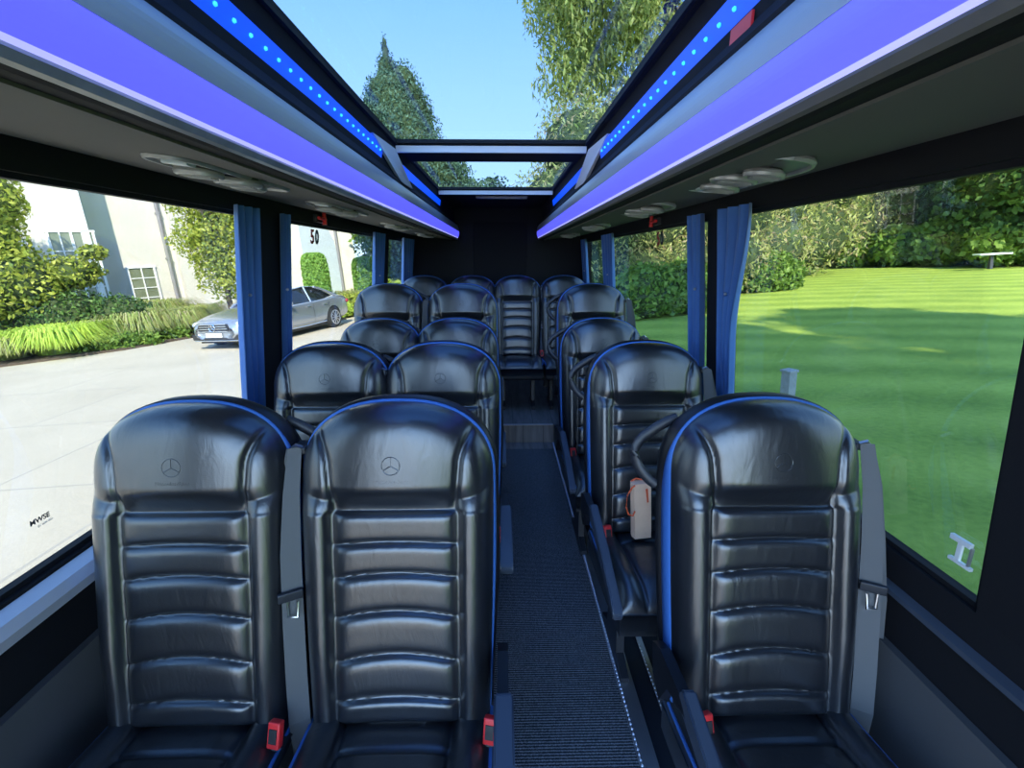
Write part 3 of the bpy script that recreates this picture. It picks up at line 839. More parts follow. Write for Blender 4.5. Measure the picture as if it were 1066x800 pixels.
for side, y, nm in ((-1, 2.53, 'left'), (1, 2.70, 'right')):
    on_glass(side, [('digit', five, M['redink'], -.032), ('digit', zero, M['blackink'], .032)], y, 1.525, .95, 'window_sticker',
             'small 50 sticker high on the middle %s window below the hammer' % nm, 'sticker')
mt = text_mesh('MWSE', .030, .0006, True); ml = text_mesh('E1 43R-001', .014, .0004)
ml.transform(Matrix.Translation((.02, -.026, 0)))
on_glass(-1, [('maker_mark', mt, M['blackink'], 0), ('small_print', ml, M['vent'], 0)], .945, .885, .55, 'glass_marking', 'tiny dark maker mark in the lower corner of the nearest left window', 'marking')
# white clip on the nearest right pane
yk, zk = .82, .86; xk = wx(1, zk)+.018
wc = tag(empty('window_clip', (xk, yk, zk)), 'small white H-shaped plastic clip on the nearest right window', 'clip')
MB().box(-.004, .004, -.024, .024, -.026, -.019, .001).build('bar', M['white'], wc, True)
MB().box(-.004, .004, -.014, .030, .017, .028, .001).build('bar', M['white'], wc, True)
MB().box(-.003, .003, .002, .012, -.02, .02, .001).build('web', M['white'], wc, True)
MB().box(-.003, .003, -.018, -.014, -.02, .02, .0005).build('web', M['vent'], wc, True)
# red tape on the roof rail, right
rt = MB(); rt.box(XC+.443, XC+.448, .89, .965, 1.775, 1.815, .001); tag(rt.build('red_tag', M['red']), 'small red tag above the right locker near the camera', 'tag')

# gift bag on the second single seat
gb = tag(empty('gift_bag', (.500, 1.54, SZ+.02), 0), 'tall narrow beige gift bag with orange cord handle standing on a black seat', 'bag')
mb = MB()
pts = [(-.034, -.026), (.034, -.026), (.040, .0), (.034, .026), (-.034, .026), (-.040, 0)]
vb = [mb.bm.verts.new((x, y, 0)) for x, y in pts]; vt = [mb.bm.verts.new((x*1.04, y*.85, .215)) for x, y in pts]
for i in range(6): mb.bm.faces.new((vb[i], vb[(i+1) % 6], vt[(i+1) % 6], vt[i]))
mb.bm.faces.new(vb); mb.bm.faces.new(vt)
mb.build('bag_body', M['kraft'], gb)
MB().tube([(-.034, -.026, .212), (-.048, -.032, .208), (-.068, -.034, .180), (-.074, -.034, .135), (-.064, -.034, .105), (-.046, -.033, .098), (-.036, -.032, .115)], .0034, 8).build('cord_handle', M['orange'], gb, True)
MB().tube([(-.034, .02, .214), (-.015, .012, .226), (.012, -.01, .226), (.034, -.024, .214)], .0034, 8).build('cord_handle', M['orange'], gb, True)
MB().quad((.010, -.0285, .196), (.019, -.0285, .198), (.036, -.0135, .03), (.031, -.0185, .03)).build('orange_stripe', M['orange'], gb)
gb.rotation_euler = (R(-6), R(-2), R(6)); gb.scale = (.88, .88, .95)

# =================================================================== OUTDOORS
def ground(name, poly, z, m):
    v = [(x, y, z) for x, y in poly]
    o = mesh(name, v, [tuple(range(len(poly)))], m); outplace(o, 0, 0); return o
lawn = MB(); n = 60
lv = []; lf = []
xs = np.linspace(-60, 90, 76); ys = np.linspace(-60, 110, 86)
def lawnz(x, y): return -.02 + .05*math.sin(x*.35+1)*math.sin(y*.28) * sm(2, 8, abs(x))
for y in ys:
    for x in xs: lv.append((x, y, lawnz(x, y)))
for i in range(85):
    for j in range(75): lf.append((i*76+j, i*76+j+1, (i+1)*76+j+1, (i+1)*76+j))
lo = mesh('ground_lawn', lv, lf, M['lawn'], None, True); outplace(lo, 0, 0, -.05); struct(lo)
dr = ground('ground_driveway', [(-60, -50), (1.0, -50), (1.0, 6), (-.5, 14), (-3.4, 26), (-6.4, 26), (-7.2, 22), (-10.6, 16.9), (-14.2, 12.6), (-19.5, 9.3), (-60, 9)], .03, M['paving']); struct(dr)

def leaves(name, blobs, n, size, m, parent=None, droop=0.0, shell=.35, aspect=1.8, core=True, up=0.0, box=0):
    """leaf quads scattered through the outer part of ellipsoid blobs (cx,cy,cz,rx,ry,rz)"""
    B = np.array(blobs, float); vol = (B[:, 3]*B[:, 4]+B[:, 4]*B[:, 5]+B[:, 3]*B[:, 5]); p = vol/vol.sum()
    k = rng.choice(len(B), n, p=p)
    d = rng.normal(size=(n, 3)); d /= np.linalg.norm(d, axis=1)[:, None]
    if box: dd = d/(np.sum(np.abs(d)**box, axis=1)**(1/box))[:, None]
    else: dd = d
    rr = 1 - shell*rng.random(n)**1.6 + .10*rng.normal(size=n)*.6
    # lumpy surface
    ph = rng.random(3)*6
    lump = 1 if box else 1 + .10*np.sin(d[:, 0]*7+ph[0]+k)*np.sin(d[:, 2]*8+ph[1]+k*2) + .06*np.sin(d[:, 1]*15+ph[2])
    P = B[k, :3] + dd*B[k, 3:6]*(np.minimum(rr, 1.03)*lump)[:, None]
    keep = P[:, 2] > 0.02; P = P[keep]; d = d[keep]; n = len(P)
    nor = d + .9*rng.normal(size=(n, 3)); nor[:, 2] += up; nor /= np.linalg.norm(nor, axis=1)[:, None]
    t = rng.normal(size=(n, 3)); t[:, 2] -= droop*3
    t -= nor*np.sum(t*nor, axis=1)[:, None]; t /= np.linalg.norm(t, axis=1)[:, None]+1e-9
    b = np.cross(nor, t)
    s = size*(.6+.8*rng.random(n))[:, None]
    fold = nor*s*.18
    a = P - t*s; c = P + t*s; e1 = P + b*s/aspect - fold; e2 = P - b*s/aspect - fold
    V = np.stack([a, e1, c, e2], 1).reshape(-1, 3)
    F = np.arange(4*n).reshape(-1, 4)
    me = bpy.data.meshes.new(name)
    me.vertices.add(4*n); me.vertices.foreach_set('co', V.ravel())
    me.loops.add(4*n); me.loops.foreach_set('vertex_index', F.ravel())
    me.polygons.add(n); me.polygons.foreach_set('loop_start', np.arange(0, 4*n, 4)); me.polygons.foreach_set('loop_total', np.full(n, 4))
    me.update(calc_edges=True); me.validate()
    o = link(name, me, m, parent)
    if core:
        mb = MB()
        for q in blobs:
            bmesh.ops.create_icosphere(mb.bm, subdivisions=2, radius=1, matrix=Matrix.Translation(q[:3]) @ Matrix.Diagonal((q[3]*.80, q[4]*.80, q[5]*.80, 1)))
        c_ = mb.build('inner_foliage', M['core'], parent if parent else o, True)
    return o
def trunk(parent, h, r, lean=(0, 0), branches=3, top=None):
    mb = MB(); mb.tube([(0, 0, 0), (lean[0]*.3, lean[1]*.3, h*.35), (lean[0]*.7, lean[1]*.7, h*.7), (lean[0], lean[1], h)], r, 8)
    for k in range(branches):
        a = 2*PI*k/branches+.5; z = h*(.55+.1*k)
        mb.tube([(lean[0]*.6, lean[1]*.6, z), (math.cos(a)*h*.12, math.sin(a)*h*.12, z+h*.14), (math.cos(a)*h*.2, math.sin(a)*h*.2, z+h*.3)], r*.4, 6)
    return mb.build('trunk', M['bark'], parent, True)
def blobs_crown(rx, ry, z0, z1, k, jit=.35, fat=.5):
    out = []
    for i in range(k):
        u = (i+.5)/k; z = z0+(z1-z0)*u
        a = i*2.4; rad_ = (math.sin(PI*(.12+.80*u)))
        out.append((math.cos(a)*rx*rad_*jit*1.4, math.sin(a)*ry*rad_*jit*1.4, z, rx*rad_*(.55+.25*random.random())+.2, ry*rad_*(.55+.25*random.random())+.2, (z1-z0)*fat*(.35+.2*random.random())))
    return out
def plant(name, x, y, blobs, n, size, m, label, cat, th=0, tr=.12, group=None, **kw):
    r = empty(name)
    leaves('foliage', blobs, n, size, m, r, **kw)
    if th: trunk(r, th, tr)
    outplace(r, x, y, 0, random.random()*.6); tag(r, label, cat, group); return r

# --- right side: pale hedge receding along the lawn edge
hed = [(612, 300, 15.5), (655, 300, 16.5), (700, 300, 17.8), (745, 300, 20.0), (790, 290, 23.5), (835, 280, 29.5), (872, 275, 36.0)]
hl = ['pale feathery shrub behind the right rear window', 'pale feathery shrub in the middle of the rear-right view, brownish patches', 'tall pale shrub left of the right curtains',
      'pale feathery shrub partly behind the right-hand curtains', 'broad pale shrub just right of the right-hand curtains', 'pale shrub at the lawn edge where the ground rises',
      'farthest pale shrub meeting the dark wood']
for i, (px, py, D) in enumerate(hed):
    x, y, z = odir(px, py, D)
    s = D/17.0
    W = 2.0*s**.8
    bl = [(0, 0, 1.2*s, W*1.05, W*.8, 1.3*s), (W*.4, .2, 3.0*s, W*.9, W*.8, 1.9*s), (-W*.4, .1, 3.4*s, W*.85, W*.8, 1.9*s), (0, .3, 5.4*s, W*.75, W*.7, 1.7*s), (.3, 0, 6.8*s, W*.5, W*.5, 1.2*s)]
    if px < 690: bl = bl[:4]
    plant('feathery_shrub', x, y+.6, bl, 15000, .085*s**.8, M['leaf_pale'], hl[i], 'shrub', group='pale shrubs along the lawn', shell=.45, aspect=3.2, droop=.3)
# low green skirts at foot of the hedge
for i, (px, py, D, lb) in enumerate([(668, 318, 15.3, 'low fresh green bush at the foot of the hedge behind the rear right seats'), (704, 318, 16.0, 'low dark green bush left of the right curtains'),
                                 (790, 300, 22.0, 'low green bush at the foot of the hedge right of the curtains')]):
    x, y, z = odir(px, py, D)
    plant('low_bush', x, y-.6, [(0, 0, .6, 1.2, .7, .9), (.8, 0, .5, .8, .6, .7)], 5000, .08, M['leaf_mid'], lb, 'bush', group='low bushes', core=True)
# --- dark wood at the far side of the lawn
for i, (px, D, hh) in enumerate([(880, 41, 11), (925, 39, 12), (972, 40, 12), (1020, 38, 12), (1066, 36, 12), (1110, 35, 11), (845, 47, 13)]):
    x, y, z = odir(px, 260, D)
    bl = [(0, 0, 1.5, 3.8, 2.2, 1.9), (1.6, -.5, 3.4, 2.8, 2, 2.0), (0, .8, 4.6, 4.2, 1.6, 3.4), (0, .8, 9, 4.0, 1.6, 3.6), (-1.7, -.4, 3.6, 2.3, 2, 1.6), (.2, 0, 5.6, 3.0, 2.4, 2.0), (-1.2, .3, 8.0, 2.6, 2.2, 1.9), (1.4, .3, 8.8, 2.4, 2.2, 2), (0, .4, hh, 2.2, 2, 1.6)]
    plant('woodland_tree', x, y, bl, 20000, .17, M['leaf_dark'], ['dark leafy tree just right of the pale hedge', 'dark broad tree, second from the hedge, far side of lawn', 'dark tree behind the middle of the sunlit lawn edge',
          'dark tree behind the small garden table', 'dark tree at the right edge of the view', 'dark tree beyond the right window frame', 'dark tree showing over the farthest pale shrub'][i], 'tree', group='dark wood behind the lawn', shell=.5, aspect=1.6, th=3, tr=.25)
for i, (px, D) in enumerate([(903, 37), (948, 36.5), (995, 36), (1046, 34.5)]):
    x, y, z = odir(px, 262, D)
    plant('laurel_bush', x, y, [(0, 0, .9, 1.9, 1.2, 1.2), (1.5, 0, .8, 1.3, 1.1, 1.0), (-1.3, .2, 1.1, 1.3, 1.0, 1.2)], 4200, .16, M['leaf_mid'],
          ['glossy laurel bush at the lawn edge beside the pale hedge', 'glossy laurel bush at the lawn edge, left of centre of the wood', 'glossy laurel bush left of the small garden table', 'glossy laurel bush at far right behind the garden table'][i],
          'bush', group='laurels in front of the wood', aspect=1.6, shell=.4)

# --- things on the lawn
x, y = gp(818, 432)
bo = tag(empty('bollard'), 'square grey weathered post on the lawn outside the right window', 'post')
MB().box(-.055, .055, -.055, .055, 0, .50, .006).build('post', M['bollard'], bo, True)
MB().box(-.066, .066, -.066, .066, .50, .525, .004).build('cap', M['bollard'], bo, True)
outplace(bo, x, y, 0, R(20))
x, y, z = odir(1032, 270, 31)
tb = tag(empty('garden_table'), 'small white-topped table at the far edge of the lawn', 'table')
MB().box(-.62, .62, -.25, .25, .62, .68, .01).build('table_top', M['white'], tb, True)
MB().prism([(-.10, 0), (.10, 0), (.06, .62), (-.02, .62)], 'x', -.06, .06).build('leg', M['blackink'], tb)
outplace(tb, x, y, 0, R(-10))

# --- roof views: conifer, broadleaf, willow
def conifer(px, py_top, D, label):
    x, y, zt = odir(px, py_top, D); r = empty('conifer_tree')
    bl = []
    for k in range(13):
        u = k/12; zz = zt*(.40+.58*u); ra = 3.3*(1-u)**.75+.25
        for j in range(3 if u < .8 else 1):
            a = k*1.9+j*2.1; bl.append((math.cos(a)*ra*.45, math.sin(a)*ra*.45, zz, ra*.62, ra*.62, .85))
    leaves('foliage', bl, 95000, .07, M['leaf_conifer'], r, droop=.4, shell=.6, aspect=2.5)
    trunk(r, zt*.9, .3, branches=0)
    outplace(r, x, y); tag(r, label, 'tree'); return r
conifer(403, 52, 24, 'tall pointed blue-green conifer seen through the roof glass on the left')
x, y, z = odir(452, 172, 27)
plant('broadleaf_tree', x, y, [(0, 0, z*.45, 4, 3.4, 3), (-1.8, 0, z*.75, 2.8, 2.6, 2), (2.3, 0, z*.62, 2.2, 2.2, 1.8), (.2, 0, z*.93, 1.6, 1.7, 1.1), (-3.2, 0, z*.95, 1.8, 1.6, 1.4)], 34000, .11, M['leaf_conifer'],
      'dark green round tree seen through the rear roof pane on the left', 'tree', th=5, tr=.3, shell=.5)
x, y, z = odir(588, 176, 27)
plant('broadleaf_tree', x+2.2, y, [(0, 0, z*.5, 2.8, 2.6, 3), (.3, 0, z*.9, 2.0, 2.0, 1.6)], 9000, .15, M['leaf_mid'],
      'green tree seen through the rear roof pane on the right', 'tree', th=5, tr=.3, shell=.5)
def willow(px, D, label):
    x, y, _ = odir(px, 100, D); r = empty('willow_tree'); bl = []
    hh = 17.5
    for k in range(52):
        u = random.random(); a = random.random()*2*PI; zz = 4+(hh-4)*u
        ra = 4.6*math.sin(PI*(.22+.68*u))
        q = random.random()**.6
        bl.append((math.cos(a)*ra*q, math.sin(a)*ra*q, zz, .9+.5*random.random(), .9+.5*random.random(), 1.5+1.0*random.random()))
    leaves('foliage', bl, 90000, .12, M['leaf_willow'], r, droop=1.0, shell=.75, aspect=3.4, core=False)
    mb = MB()
    mb.tube([(0, 0, 0), (.2, 0, 5), (-.2, .2, 10), (.1, 0, 15.5)], .26, 8)
    for k in range(9):
        a = k*2.2; z0 = 4.5+k*1.1; L = 3.4-.15*k
        mb.tube([(0, 0, z0), (math.cos(a)*L*.5, math.sin(a)*L*.5, z0+1.4), (math.cos(a)*L, math.sin(a)*L, z0+2.0)], .07, 6)
    mb.build('trunk', M['bark'], r, True)
    outplace(r, x, y); tag(r, label, 'tree'); return r
willow(703, 20.5, 'tall loose olive tree with drooping branches seen through the roof glass on the right')

# --- left side: houses
def wall_frame(name, px0, px1, D0, D1, label):
    """vertical wall standing between two directions; returns root, length, and a pixel -> (s, z) function"""
    A = Vector(odir(px0, 300, D0)); B = Vector(odir(px1, 300, D1)); A.z = B.z = 0
    d = (B-A); L = d.length; ang = math.atan2(d.y, d.x)
    r = empty(name); outplace(r, A.x, A.y, 0, ang)
    nrm = Vector((d.y, -d.x, 0)).normalized()
    def q(px, py, off=0):
        a = loc(CAMP); b = loc(CAMP+ray(px, py)); dd = b-a
        t = ((A+nrm*off-a).dot(nrm))/dd.dot(nrm); P = a+dd*t
        return ((P-A).dot(d.normalized()), P.z)
    tag(r, label, 'building'); return r, L, q
# in a wall's frame: x along, -y towards the viewer, z up
def win(r, q, px0, py0, px1, py1, nx, nz, y=-.02):
    s0, z1 = q(px0, py0); s1, _ = q(px1, py0); _, z0 = q((px0+px1)/2, py1)
    fr = MB(); t = .07
    fr.box(s0-t, s1+t, y-.05, y+.02, z1, z1+t); fr.box(s0-t*1.3, s1+t*1.3, y-.12, y+.02, z0-t, z0)
    for k in range(nx+1):
        s = s0+(s1-s0)*k/nx; tt = t*.55 if k in (0, nx) or k % 2 == 0 else t*.28; fr.box(s-tt, s+tt, y-.05, y+.02, z0, z1)
    for k in range(1, nz): z = z0+(z1-z0)*k/nz; fr.box(s0, s1, y-.04, y+.01, z-.018, z+.018)
    w = fr.build('window_frame', M['whitepaint'], r)
    MB().box(s0, s1, y-.012, y-.004, z0, z1).build('pane', M['houseglass'], w)
h1, L, q = wall_frame('house', -60, 108, 24.5, 25, 'white rendered house wing with large sash windows seen through the left window')
mb = MB(); mb.box(-1, L, 0, 1.0, -1.5, 9); mb.build('wall', M['render'], h1)
MB().box(-1.3, L+.35, -.45, 1.05, 9, 9.25).build('eaves', M['whitepaint'], h1)
win(h1, q, 48, 242, 96, 320, 4, 4)
MB().box(L-.24, L+.01, -.07, .01, -1, 9).build('corner_quoin', M['whitepaint'], h1)
h2, L2, q2 = wall_frame('house', 96, 232, 26.2, 27.8, 'white rendered middle house section with small window and grey drainpipe')
mb = MB(); mb.box(0, L2, 0, 6, -1.5, 9.5); mb.build('wall', M['render'], h2)
MB().box(-.2, L2+.3, -.45, 6.2, 9.5, 9.75).build('eaves', M['whitepaint'], h2)
win(h2, q2, 132, 280, 160, 321, 2, 4)
s, z = q2(172, 260)
mb = MB(); mb.tube([(s, -.12, -.5), (s, -.12, 9.3)], .075, 10)
for k in range(4): mb.box(s-.09, s+.09, -.19, 0, .9+k*1.9, .98+k*1.9)
mb.build('drainpipe', M['pipe'], h2, True)
s2, _ = q2(196, 260); MB().box(s+.35, s2+1.6, -.30, .01, -1.5, 9.5).build('chimney_breast', M['render'], h2)
h3, L3, q3 = wall_frame('house', 285, 374, 33, 34, 'far white house end wall with a painted blue-grey diagonal shadow seen through the middle left window')
mb = MB(); mb.box(0, L3, 0, 6, -1.5, 10); mb.build('wall', M['render'], h3)
a, _ = q3(311, 240); b, _ = q3(344, 240); c, _ = q3(330, 240)
mb = MB(); mb.prism([(a, -1.0), (b+.5, -1.0), (b+.1, 3.6), (c, 6.3), (a, 6.3)], 'y', -.06, .01); mb.build('wall_shadow_panel', M['rendershade'], h3)  # diagonal shadow on the white wall, painted as a thin blue-grey sheet
s, _ = q3(351, 260)
mb = MB(); mb.tube([(s, -.14, 0), (s, -.14, 4.9)], .09, 10); mb.box(s-.28, s+.28, -.24, 0, 4.7, 5.0, .03); mb.build('drainpipe', M['pipe'], h3, True)
MB().box(-.3, L3+.3, -.4, 6.2, 10, 10.3).build('eaves', M['whitepaint'], h3)

# planting bed soil
bp_ = [gp(-60, 395), gp(0, 384), gp(60, 376), gp(130, 366), gp(206, 352), gp(250, 335), gp(240, 320)]
mb = MB(); P = [(x, y) for x, y in bp_]+[(-13, 24), (-26, 18)]
mb.prism(P, 'z', -.3, .09); so = mb.build('ground_planting_bed', M['soil']); outplace(so, 0, 0); struct(so)

def grass_clump(px, py, rad_, h, n, m, label, name='grass_clump', cat='grass', group=None, dz=0, wide=.018):
    x, y = gp(px, py); k = n
    a = rng.random(k)*2*PI; r0 = rad_*.55*np.sqrt(rng.random(k)); lean = (.35+.75*rng.random(k))*rad_
    hh = h*(.65+.45*rng.random(k))
    base = np.stack([r0*np.cos(a), r0*np.sin(a), np.zeros(k)+.05], 1)
    dirv = np.stack([np.cos(a+.6*rng.normal(size=k)), np.sin(a+.6*rng.normal(size=k)), np.zeros(k)], 1)
    side = np.stack([-dirv[:, 1], dirv[:, 0], np.zeros(k)], 1)*wide
    mid = base + dirv*lean[:, None]*.50 + np.array([0, 0, 1])*hh[:, None]*.66
    m2 = base + dirv*lean[:, None]*1.0 + np.array([0, 0, 1])*hh[:, None]*.82
    tip = base + dirv*lean[:, None]*1.5 + np.array([0, 0, 1])*hh[:, None]*.38
    V = np.stack([base-side, base+side, mid-side, mid+side, m2-side*.7, m2+side*.7, tip], 1).reshape(-1, 3)
    F = []
    for i in range(k):
        o = i*7; F += [(o, o+1, o+3, o+2), (o+2, o+3, o+5, o+4), (o+4, o+5, o+6)]
    o = mesh(name, V.tolist(), F, m); outplace(o, x, y, dz); tag(o, label, cat, group); return o
grass_clump(66, 370, .88, .95, 4200, M['leaf_lime'], 'bright lime green mound of fine grass at the front of the bed')
gl = ['straw-green grass tuft right of the lime mound', 'straw-green grass tuft in the middle of the bed', 'straw-green grass tuft left of the parked car', 'tall grass tuft behind the lime mound',
      'tall grass tuft below the small house window', 'grass tuft just behind the car bonnet side of the bed', 'dark grass tuft at the left edge of the view', 'tall grass tuft in front of the large house window']
for i, (px, py, r_, h_, n_) in enumerate([(118, 360, .75, .95, 2200), (150, 356, .8, 1.1, 2200), (186, 350, .75, 1.0, 2200), (100, 350, .9, 1.35, 2000), (165, 345, .9, 1.3, 2000), (205, 343, .75, 1.0, 1800), (14, 376, .8, .8, 2200), (60, 352, 1.2, 1.7, 1800)]):
    grass_clump(px, py, r_, h_, n_, M['leaf_straw'], gl[i], group='grass tufts in the bed')
# low groundcover along bed
for i, (px, py, lb) in enumerate([(128, 366, 'small low leafy plant at the bed edge right of the lime mound'), (160, 360, 'small low leafy plant at the bed edge near the car'), (110, 370, 'small low leafy plant touching the lime mound')]):
    x, y = gp(px, py-3)
    plant('groundcover', x, y, [(0, 0, .2, .7, .4, .35), (.6, .1, .18, .5, .35, .3)], 1800, .06, M['leaf_mid'], lb, 'plant', group='low plants at the bed edge', core=False, shell=.8)
# bushes
x, y, z = odir(4, 300, 21.0)
plant('garden_bush', x, y, [(0, 0, 2.1, 1.7, 1.3, 1.1), (1.6, .2, 2.3, .8, .8, .5), (-.4, 0, 3.5, 1.3, 1.1, 1.2), (-.5, .2, 5.3, 1.2, 1.1, 1.3), (.3, .1, 4.5, .8, .8, .9), (2.3, 0, 2.9, .4, .4, .25)], 20000, .080, M['leaf_yellow'],
      'large yellow-green bush in front of the house at the left edge', 'bush', th=2.5, tr=.08, shell=.7, aspect=2.0)
x, y, z = odir(58, 325, 20.8)
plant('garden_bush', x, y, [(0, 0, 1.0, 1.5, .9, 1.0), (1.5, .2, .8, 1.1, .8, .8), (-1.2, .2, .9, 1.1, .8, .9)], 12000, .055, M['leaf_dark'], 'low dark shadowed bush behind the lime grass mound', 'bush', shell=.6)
x, y, z = odir(228, 262, 21.5)
plant('garden_tree', x, y, [(0, 0, 2.2, 1.0, .9, 1.2), (-.5, .1, 3.3, 1.1, .9, 1.0), (.5, .1, 3.9, 1.2, .9, 1.2), (-.4, 0, 5.0, 1.3, 1.0, 1.2), (.6, .1, 6.0, 1.2, 1.0, 1.2), (-.8, .1, 6.6, 1.2, .9, 1.1)], 19000, .07, M['leaf_yellow'],
      'leafy yellow-green tree beside the left curtain in front of the house', 'tree', th=4.5, tr=.10, shell=.8, aspect=1.9, core=False)
# topiary column and hedges in the middle left window
x, y, z = odir(325, 264, 21.5)
plant('topiary_column', x, y, [(0, 0, z*.5, .46, .46, z*.49)], 16000, .045, M['leaf_topiary'],
      'clipped green topiary column behind the car roof', 'topiary', shell=.10, aspect=1.6, box=5)
x, y, z = odir(379, 268, 25)
plant('topiary_column', x, y, [(0, 0, z*.5, .62, .62, z*.49)], 12000, .05, M['leaf_topiary'],
      'second clipped green column farther back beside the middle curtain', 'topiary', shell=.10, aspect=1.6, box=5)
for i, (px, py, D, sx, hz, mm, lb) in enumerate([(309, 300, 20.4, .8, .85, 'leaf_mid', 'rounded green bush below the topiary column'), (352, 300, 23.2, 1.5, .95, 'leaf_straw', 'pale green bush right of the topiary column'),
                                      (345, 318, 20.2, .8, .75, 'leaf_lime', 'low yellow bush behind the car boot'), (364, 322, 20.6, .9, .9, 'leaf_yellow', 'clipped yellow-green hedge right of the car boot'),
                                      (390, 320, 21.5, 1.0, .95, 'leaf_yellow', 'yellow-green hedge end beside the middle left curtain'), (414, 300, 24, 1.6, 1.2, 'leaf_lime', 'low yellow bush seen through the left rear window')]):
    x, y, z = odir(px, py, D)
    plant('hedge_bush', x, y, [(0, 0, hz*.5, sx, .7, hz*.5), (sx*.4, 0, hz*.55, sx*.6, .6, hz*.45)], 6500, .045, M[mm], lb, 'bush', group='bushes behind the parked car', shell=.3)
for i, (px, D, lb) in enumerate([(416, 34, 'dark green tree behind the second topiary column'), (424, 32, 'dark green tree seen through the left rear window'), (445, 34, 'tree behind the back left corner of the bus')]):
    x, y, z = odir(px, 260, D)
    plant('background_tree', x, y, [(0, 0, 1.8, 2.6, 2, 2), (-.8, 0, 4.2, 2.2, 1.8, 1.8), (.9, 0, 5.0, 2.0, 1.8, 1.8), (0, 0, 7.0, 2.0, 1.8, 1.8)], 8000, .16, M['leaf_mid'], lb, 'tree', group='trees behind the house', th=3, tr=.2, shell=.5)

# --- tall trees behind the camera on the lawn side: they shade the bus and the near lawn
for i, (x, y, hh) in enumerate([(3.9, -12, 26), (8.6, -12.5, 26), (13.6, -12, 21.5)]):
    bl = [(0, 0, 10.5, 2.7, 2.4, 2.6), (.6, 0, 14, 2.8, 2.6, 3.2), (-.2, 0, hh-7.5, 2.9, 2.6, 3.2), (.2, 0, hh-4, 2.8, 2.4, 2.8), (0, 0, hh-1.8, 2.1, 2, 1.8)]
    plant('garden_tree', x, y, bl, 5500, .32, M['leaf_dark'], ['tall tree behind the camera nearest the bus, shading it', 'middle tall tree behind the camera shading the near lawn', 'tall tree behind the camera farthest out on the lawn'][i], 'tree', group='trees behind the camera', shell=.3, th=12, tr=.3)

